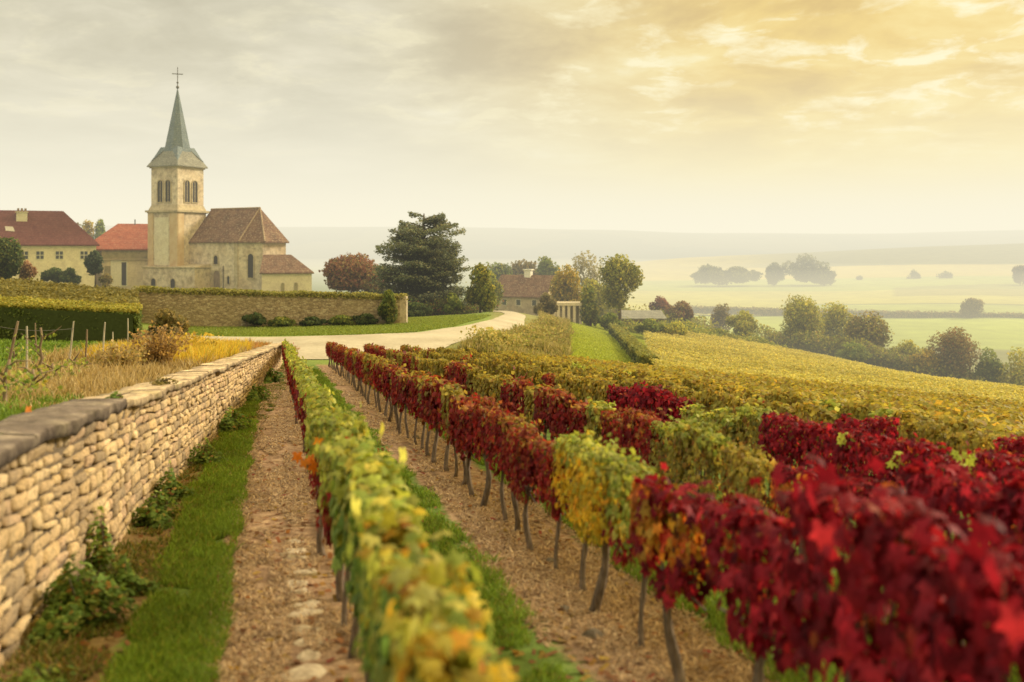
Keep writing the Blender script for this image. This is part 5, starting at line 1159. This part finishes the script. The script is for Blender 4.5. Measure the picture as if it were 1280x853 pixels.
# stakes, old vines
def stake(label, x0, y0, x1, Y, mat, r=.018, name='wooden_stake'):
    g = g1(XP(x1, Y), Y); top = ZP(y0, Y); root = MB(); X1, X0_ = XP(x1, Y), XP(x0, Y); n = 5
    pts_ = [((X0_ - X1) * t + .01 * math.sin(t * 7 + x0) * (t > 0), .01 * math.cos(t * 9 + x0), -.15 + (top - g + .15) * t) for t in [i / n for i in range(n + 1)]]
    root.tube(pts_, [r * 1.1] + [r] * (n - 1) + [r * .8], 7); o = root.build(name, mat); o.location = (X1, Y, g); tag(o, label, 'stake', 'stakes of the terrace plot'); return o
stake('pale leaning stake left of the two tall pale stakes', 92.5, 402, 84, 19, M_wood)
stake('tall pale stake right of the two near the dry grass', 131.5, 403, 127, 20, M_wood)
stake('short pale stake in front of the hedge end', 160, 398, 159, 27, M_wood)
stake('short pale stake between the two tall pale stakes and the hedge', 141, 415, 140, 24, M_wood, .016)
stake('rough brown stake between the two tall pale stakes', 108.5, 412, 107, 20, M_brownwood, .02)
stake('crooked brown stake leaning right at the far left', 23, 402, 2, 15, M_brownwood, .022)
stake('thin grey stake left of the crooked vine stump', 33, 408, 35, 14, M_wood, .015)
stake('thin dark stake in front of the hedge middle', 44, 404, 46, 26, M_brownwood, .02)
def old_vine(label, px, ytop, Y, seed):
    r = random.Random(seed); X = XP(px, Y); g = g1(X, Y); H = ZP(ytop, Y) - g; root = empty('old_vine', (X, Y, g)); tag(root, label, 'grapevine', 'pruned old vines on the terrace'); b = MB(); p = [(0, 0, -.1)]; R_ = [.03]
    for i in range(1, 7): p.append((p[-1][0] + r.uniform(-.035, .04), r.uniform(-.03, .03), H * i / 6)); R_.append(.026 - .002 * i)
    b.tube(p, R_, 7)
    for k in range(4):
        s = p[2 + k]; dx = r.choice((-1, 1)) * r.uniform(.12, .3); b.tube([s, (s[0] + dx * .5, r.uniform(-.08, .08), s[2] + .08), (s[0] + dx, r.uniform(-.1, .1), s[2] + r.uniform(.05, .2))], [.014, .009, .004], 5)
    b.build('trunk', M_brownwood, root, True); q = np.random.default_rng(seed); n = 60
    Pn = np.stack([q.normal(0, .14, n), q.normal(0, .14, n), q.uniform(.1, H * .9, n)], -1)
    link('foliage', cloud_mesh('foliage', Pn, q.normal(size=(n, 3)), q.normal(size=(n, 3)), q.uniform(.05, .09, n), pick(LIME + GREEN, n, q), kind='grape'), M_leaf, root)
for i, (px, yt, Y, lb) in enumerate([(52, 410, 13.5, 'crooked brown vine stump with a tall bare shoot near the wall'), (8, 450, 10.5, 'leafy pruned vine at the left edge above the coping'), (38, 462, 11.5, 'short pruned vine second from the left edge'), (72, 455, 14, 'short pruned vine behind the crooked stump'),
                                       (96, 446, 16.5, 'small pruned vine beside the leaning pale stake'), (24, 430, 18, 'pruned vine in the green plot at left')]): old_vine(lb, px, yt, Y, 40 + i)
# wire between the stakes
b = MB(); w0 = Vector((XP(-40, 17), 17, ZP(400, 17))); w1 = Vector((XP(92, 19), 19, ZP(411, 19))); b.tube([w0.lerp(w1, t / 8) - Vector((0, 0, .10 * math.sin(PI * t / 8))) for t in range(9)], [.005] * 9, 4)
tag(b.build('fence_wire', M_iron), 'thin sagging wire strung to the leaning pale stake', 'wire')
# edging stones left of the first row
def edging_stones():
    ys = np.linspace(4.3, 9.4, 19)
    names = ['nearest', 'second nearest', 'third nearest', 'fourth nearest', 'fifth nearest', 'sixth nearest', 'seventh nearest', 'eighth nearest', 'ninth nearest', 'tenth from the near end', 'eleventh from the near end', 'twelfth from the near end', 'seventh from the far end', 'sixth from the far end', 'fifth from the far end', 'fourth from the far end', 'third from the far end', 'second from the far end', 'farthest']
    for i, Y in enumerate(ys):
        Y += random.uniform(-.05, .05); X = .24 - LEAN * Y + random.uniform(-.07, .07); n = 9; L_ = random.uniform(.08, .17); Wd = random.uniform(.06, .13); h = random.uniform(.035, .06); b = MB(); rings = []
        rad = [random.uniform(.8, 1.12) for _ in range(n)]
        for z, s in ((-.04, 1.0), (h * .4, 1.05), (h * .85, .93), (h, .7)): rings.append([(math.cos(2 * PI * k / n) * L_ * rad[k] * s, math.sin(2 * PI * k / n) * Wd * rad[k] * s, z + .01 * math.sin(k * 2 + i)) for k in range(n)])
        for a_, c_ in zip(rings[:-1], rings[1:]):
            for k in range(n): j = (k + 1) % n; b.poly([a_[k], a_[j], c_[j], c_[k]])
        b.poly(rings[-1]); o = b.build('edging_stone', M_edge, None, False); o.location = (X, Y, g1(X, Y) - .025); o.rotation_euler = (random.uniform(-.1, .1), random.uniform(-.1, .1), random.uniform(0, 3)); tag(o, 'flat pale edging stone beside the first vine row, %s' % names[i], 'stone', 'edging stones along the first vine row')
M_edge = noise_mat('pale_stone', [(.3, (.24, .18, .115)), (.6, (.42, .34, .23)), (.8, (.55, .47, .33))], 14, .7, .02, .95)
edging_stones()
for i, (px, py, s, lb) in enumerate([(688, 697, .045, 'small dark clod under the second vine row near the yellow vines'), (706, 757, .04, 'brown clod on the straw left of the second row trunks'), (742, 790, .06, 'low flat clod of earth in the straw near the bottom'), (520, 545, .06, 'small clod beside the far trunks of the second row')]):
    Y = 2.15 / ((py - HY) / F - .068); X = XP(px, Y); b = MB(); n = 8; rings = [[(math.cos(2 * PI * k / n) * s * q * (1 + .25 * math.sin(k * 3 + i)), math.sin(2 * PI * k / n) * s * q * (1 + .2 * math.cos(k * 2 + i)), z * s) for k in range(n)] for z, q in ((-.3, 1.1), (.3, 1.1), (.8, .8), (1.05, .35))]
    for a_, c_ in zip(rings[:-1], rings[1:]):
        for k in range(n): j = (k + 1) % n; b.poly([a_[k], a_[j], c_[j], c_[k]])
    b.poly(rings[-1]); o = b.build('clod', M_gap); o.location = (X, Y, g1(X, Y)); tag(o, lb, 'clod')
# single leaves that catch the eye
def bright_leaves(label, pts3, size, pal, name='leaf_spray', cat='leaves', seed=1):
    q = np.random.default_rng(seed); c = np.mean(pts3, 0); root = empty(name, tuple(c)); tag(root, label, cat); n = len(pts3)
    me = cloud_mesh('foliage', np.array(pts3) - c, q.normal(0, .4, (n, 3)) + [0, -.8, .7], q.normal(0, .4, (n, 3)) + [0, 0, -1], np.full(n, size) * q.uniform(.8, 1.25, n), pick(pal, n, q), kind='grape'); link('foliage', me, M_leaf, root); b = MB()
    for p in pts3: b.tube([tuple(np.array(p) - c), tuple((np.array(p) - c) * .5 + [.01, 0, -.04]), (.0, 0, -.10)], [.002, .002, .003], 4)
    b.build('petioles', M_vinebark, root)
def at(px, py, Y): return (XP(px, Y), Y, ZP(py, Y))
bright_leaves('glowing orange leaves sticking out left of the first vine row', [at(372, 570, 8.0), at(380, 578, 7.9), at(388, 574, 8.1), at(392, 583, 8.0), at(398, 552, 8.2)], .13, [(1, (.65, .25, .02)), (1, (.6, .18, .02))], seed=3)
bright_leaves('lime green shoot standing above the crimson vines of the fourth row', [at(1198, 572, 7.6), at(1206, 568, 7.6), at(1212, 578, 7.6), at(1204, 582, 7.5), at(1216, 572, 7.7), at(1200, 584, 7.6), at(1210, 588, 7.6), at(1194, 566, 7.6)], .085, [(1, (.42, .5, .08))], seed=4)
bright_leaves('lime green shoot above the red vines left of the other shoot', [at(1052, 545, 9.5), at(1060, 542, 9.5), at(1066, 550, 9.6), at(1057, 553, 9.5), at(1062, 558, 9.5), at(1050, 552, 9.5)], .09, [(1, (.38, .42, .08))], seed=5)
bright_leaves('yellow green shoot hanging low beside the red vines', [at(1118, 572, 8.6), at(1124, 566, 8.6), at(1120, 582, 8.6), at(1126, 576, 8.6), at(1114, 580, 8.6)], .085, [(1, (.42, .46, .08))], seed=6)
bright_leaves('a few red leaves among the lime leaves of the first row', [at(432, 550, 7.6), at(436, 545, 7.7), at(434, 590, 7.3), at(440, 552, 7.6), at(428, 556, 7.6)], .09, [(1, (.5, .06, .04))], seed=8)
bright_leaves('yellow leaves on top of the nearest green vines', [at(560, 760, 3.9), at(585, 745, 3.8), at(604, 770, 3.75), at(572, 735, 3.95), at(596, 752, 3.85), at(548, 742, 4.0)], .12, [(1, (.6, .5, .08))], seed=9)
bright_leaves('orange leaf lying on the wall coping at left', [(XP(35, 8.2), 8.2, CAP_Z(8.2) + .04)], .09, [(1, (.6, .22, .06))], name='fallen_leaf', cat='leaf', seed=10)

# ------------------------------------------------------------------ haze over the valley
def haze(name, x0, x1, y0, y1, z0, z1, dens, c, L, kind='structure'):
    b = MB(); b.box(x0, x1, y0, y1, z0, z1); m, nt, out = new_mat(name); N = NT(nt)
    ab = N.n('ShaderNodeVolumeAbsorption'); ab.inputs['Color'].default_value = (0, 0, 0, 1); ab.inputs['Density'].default_value = dens
    em = N.n('ShaderNodeEmission'); em.inputs['Color'].default_value = (*c, 1); em.inputs['Strength'].default_value = dens * L  # emission stands in for sunlight scattered by the haze
    ad = N.n('ShaderNodeAddShader'); N.l(ab.outputs[0], ad.inputs[0]); N.l(em.outputs[0], ad.inputs[1]); N.l(ad.outputs[0], out.inputs['Volume'])
    return tag(b.build(name, m), kind=kind)
haze('haze', -3500, 3500, 55, 3900, -90, 62, .00115, (1.0, .94, .735), .98)
def mist(name, plan, z0, z1, dens, c, L):
    haze(name, 0, 1, 0, 1, 0, 1, dens, c, L); o = bpy.data.objects[name]; b = MB(); b.solid([(x, y, z0) for x, y in plan], [(x, y, z1) for x, y in plan])
    me = bpy.data.meshes.new(name); me.from_pydata(b.v, [], b.f); me.materials.append(o.data.materials[0]); o.data = me
mist('valley_mist', [(22, 118), (1000, 330), (1300, 1250), (-500, 1250)], -85, -13, .0015, (1.0, .88, .50), .95)

# ------------------------------------------------------------------ sky and sun
SUN_AZ = 62.0; SUN_EL = 30.0       # degrees right of the view direction, elevation
def world():
    w = bpy.data.worlds.new('World'); sc.world = w; w.use_nodes = True; nt = w.node_tree; nt.nodes.clear(); N = NT(nt); out = N.n('ShaderNodeOutputWorld')
    sky = N.n('ShaderNodeTexSky'); sky.sky_type = 'NISHITA'; sky.sun_disc = False; sky.sun_elevation = math.radians(SUN_EL); sky.sun_rotation = math.radians(SUN_AZ); sky.dust_density = 4.0; sky.air_density = 1.2
    bg1 = N.n('ShaderNodeBackground'); N.l(sky.outputs[0], bg1.inputs[0]); bg1.inputs[1].default_value = .10
    tc = N.n('ShaderNodeTexCoord').outputs['Generated']; sx = N.n('ShaderNodeSeparateXYZ'); N.l(tc, sx.inputs[0]); X, Y, Z = sx.outputs
    # cloud deck: project the direction on a flat layer
    zz = N.math('ADD', N.math('MAXIMUM', Z, 0.0), .16); cx = N.math('DIVIDE', X, zz); cy = N.math('DIVIDE', Y, zz)
    cv = N.n('ShaderNodeCombineXYZ'); N.l(cx, cv.inputs[0]); N.l(N.math('MULTIPLY', cy, 1.0), cv.inputs[1])
    n1 = N.noise(cv.outputs[0], 2.0, 8, .58, .3); n2 = N.noise(cv.outputs[0], 4.6, 6, .62, .4)
    az = N.n('ShaderNodeMath', operation='ARCTAN2'); N.l(X, az.inputs[0]); N.l(Y, az.inputs[1]); A = az.outputs[0]     # azimuth, 0 ahead
    right = N.smooth(A, -.20, .28); up = N.smooth(Z, .03, .20)
    horiz = (.96, .92, .77)
    grey = N.ramp(n1, [(.32, (.50, .455, .32)), (.48, (.64, .59, .43)), (.6, (.77, .71, .53)), (.72, (.95, .87, .66))])
    gold = N.ramp(n1, [(.34, (.66, .41, .07)), (.49, (.90, .62, .12)), (.59, (1.0, .77, .24)), (.70, (1.08, 1.0, .60))])
    top = N.mix(right, grey, gold)
    lowr = N.mix(right, (.84, .81, .67), (.98, .85, .42)); 
    low = N.mix(N.smooth(Z, .0, .09), horiz, lowr)
    c = N.mix(up, low, top)
    # bright rifts
    rift = N.math('MULTIPLY', N.ramp(n2, [(.50, 0.0), (.60, 1.0)]), N.ramp(n1, [(.43, 0.0), (.55, 1.0)])); rift = N.math('MULTIPLY', rift, N.smooth(Z, .06, .16))
    rs = N.math('ADD', .25, N.math('MULTIPLY', right, .75)); rift = N.math('MULTIPLY', rift, rs)
    c = N.mix(rift, c, (1.08, .98, .62))
    over = N.math('ADD', 1.0, N.math('MULTIPLY', N.smooth(Z, .26, .6), 1.5)); cvv = N.n('ShaderNodeVectorMath', operation='SCALE'); N.l(c, cvv.inputs[0]); N.l(over, cvv.inputs[3]); c = cvv.outputs[0]   # unseen sky overhead brightened to add ambient fill
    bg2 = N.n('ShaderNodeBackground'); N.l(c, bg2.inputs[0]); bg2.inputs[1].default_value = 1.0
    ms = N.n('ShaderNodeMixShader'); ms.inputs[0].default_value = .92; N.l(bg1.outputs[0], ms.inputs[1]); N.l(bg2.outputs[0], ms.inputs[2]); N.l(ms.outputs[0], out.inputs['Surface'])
world()
sd = bpy.data.lights.new('sun', 'SUN'); sd.energy = 4.9; sd.angle = math.radians(11); sd.color = (1.0, .87, .66); so = bpy.data.objects.new('sun', sd); col.objects.link(so)
az, el = math.radians(SUN_AZ), math.radians(SUN_EL); so.location = (30, 10, 40)
so.rotation_euler = Vector((math.sin(az) * math.cos(el), math.cos(az) * math.cos(el), math.sin(el))).to_track_quat('Z', 'Y').to_euler()

# ------------------------------------------------------------------ camera
cam = bpy.data.cameras.new('camera'); co = bpy.data.objects.new('camera', cam); col.objects.link(co); sc.camera = co
co.location = (0, 0, 0); co.rotation_euler = (math.radians(90), 0, 0)
cam.sensor_width = 36; cam.lens = 36 * F / 1280; cam.shift_y = -(426.5 - HY) / 1280; cam.clip_start = .1; cam.clip_end = 8000
cam.dof.use_dof = True; cam.dof.focus_distance = 24.0; cam.dof.aperture_fstop = 1.15
sc.view_settings.view_transform = 'Standard'; sc.view_settings.look = 'None'; sc.view_settings.exposure = 0
sc.cycles.use_denoising = True; sc.cycles.max_bounces = 6; sc.cycles.transparent_max_bounces = 8; sc.cycles.volume_bounces = 0; sc.cycles.sample_clamp_indirect = 6
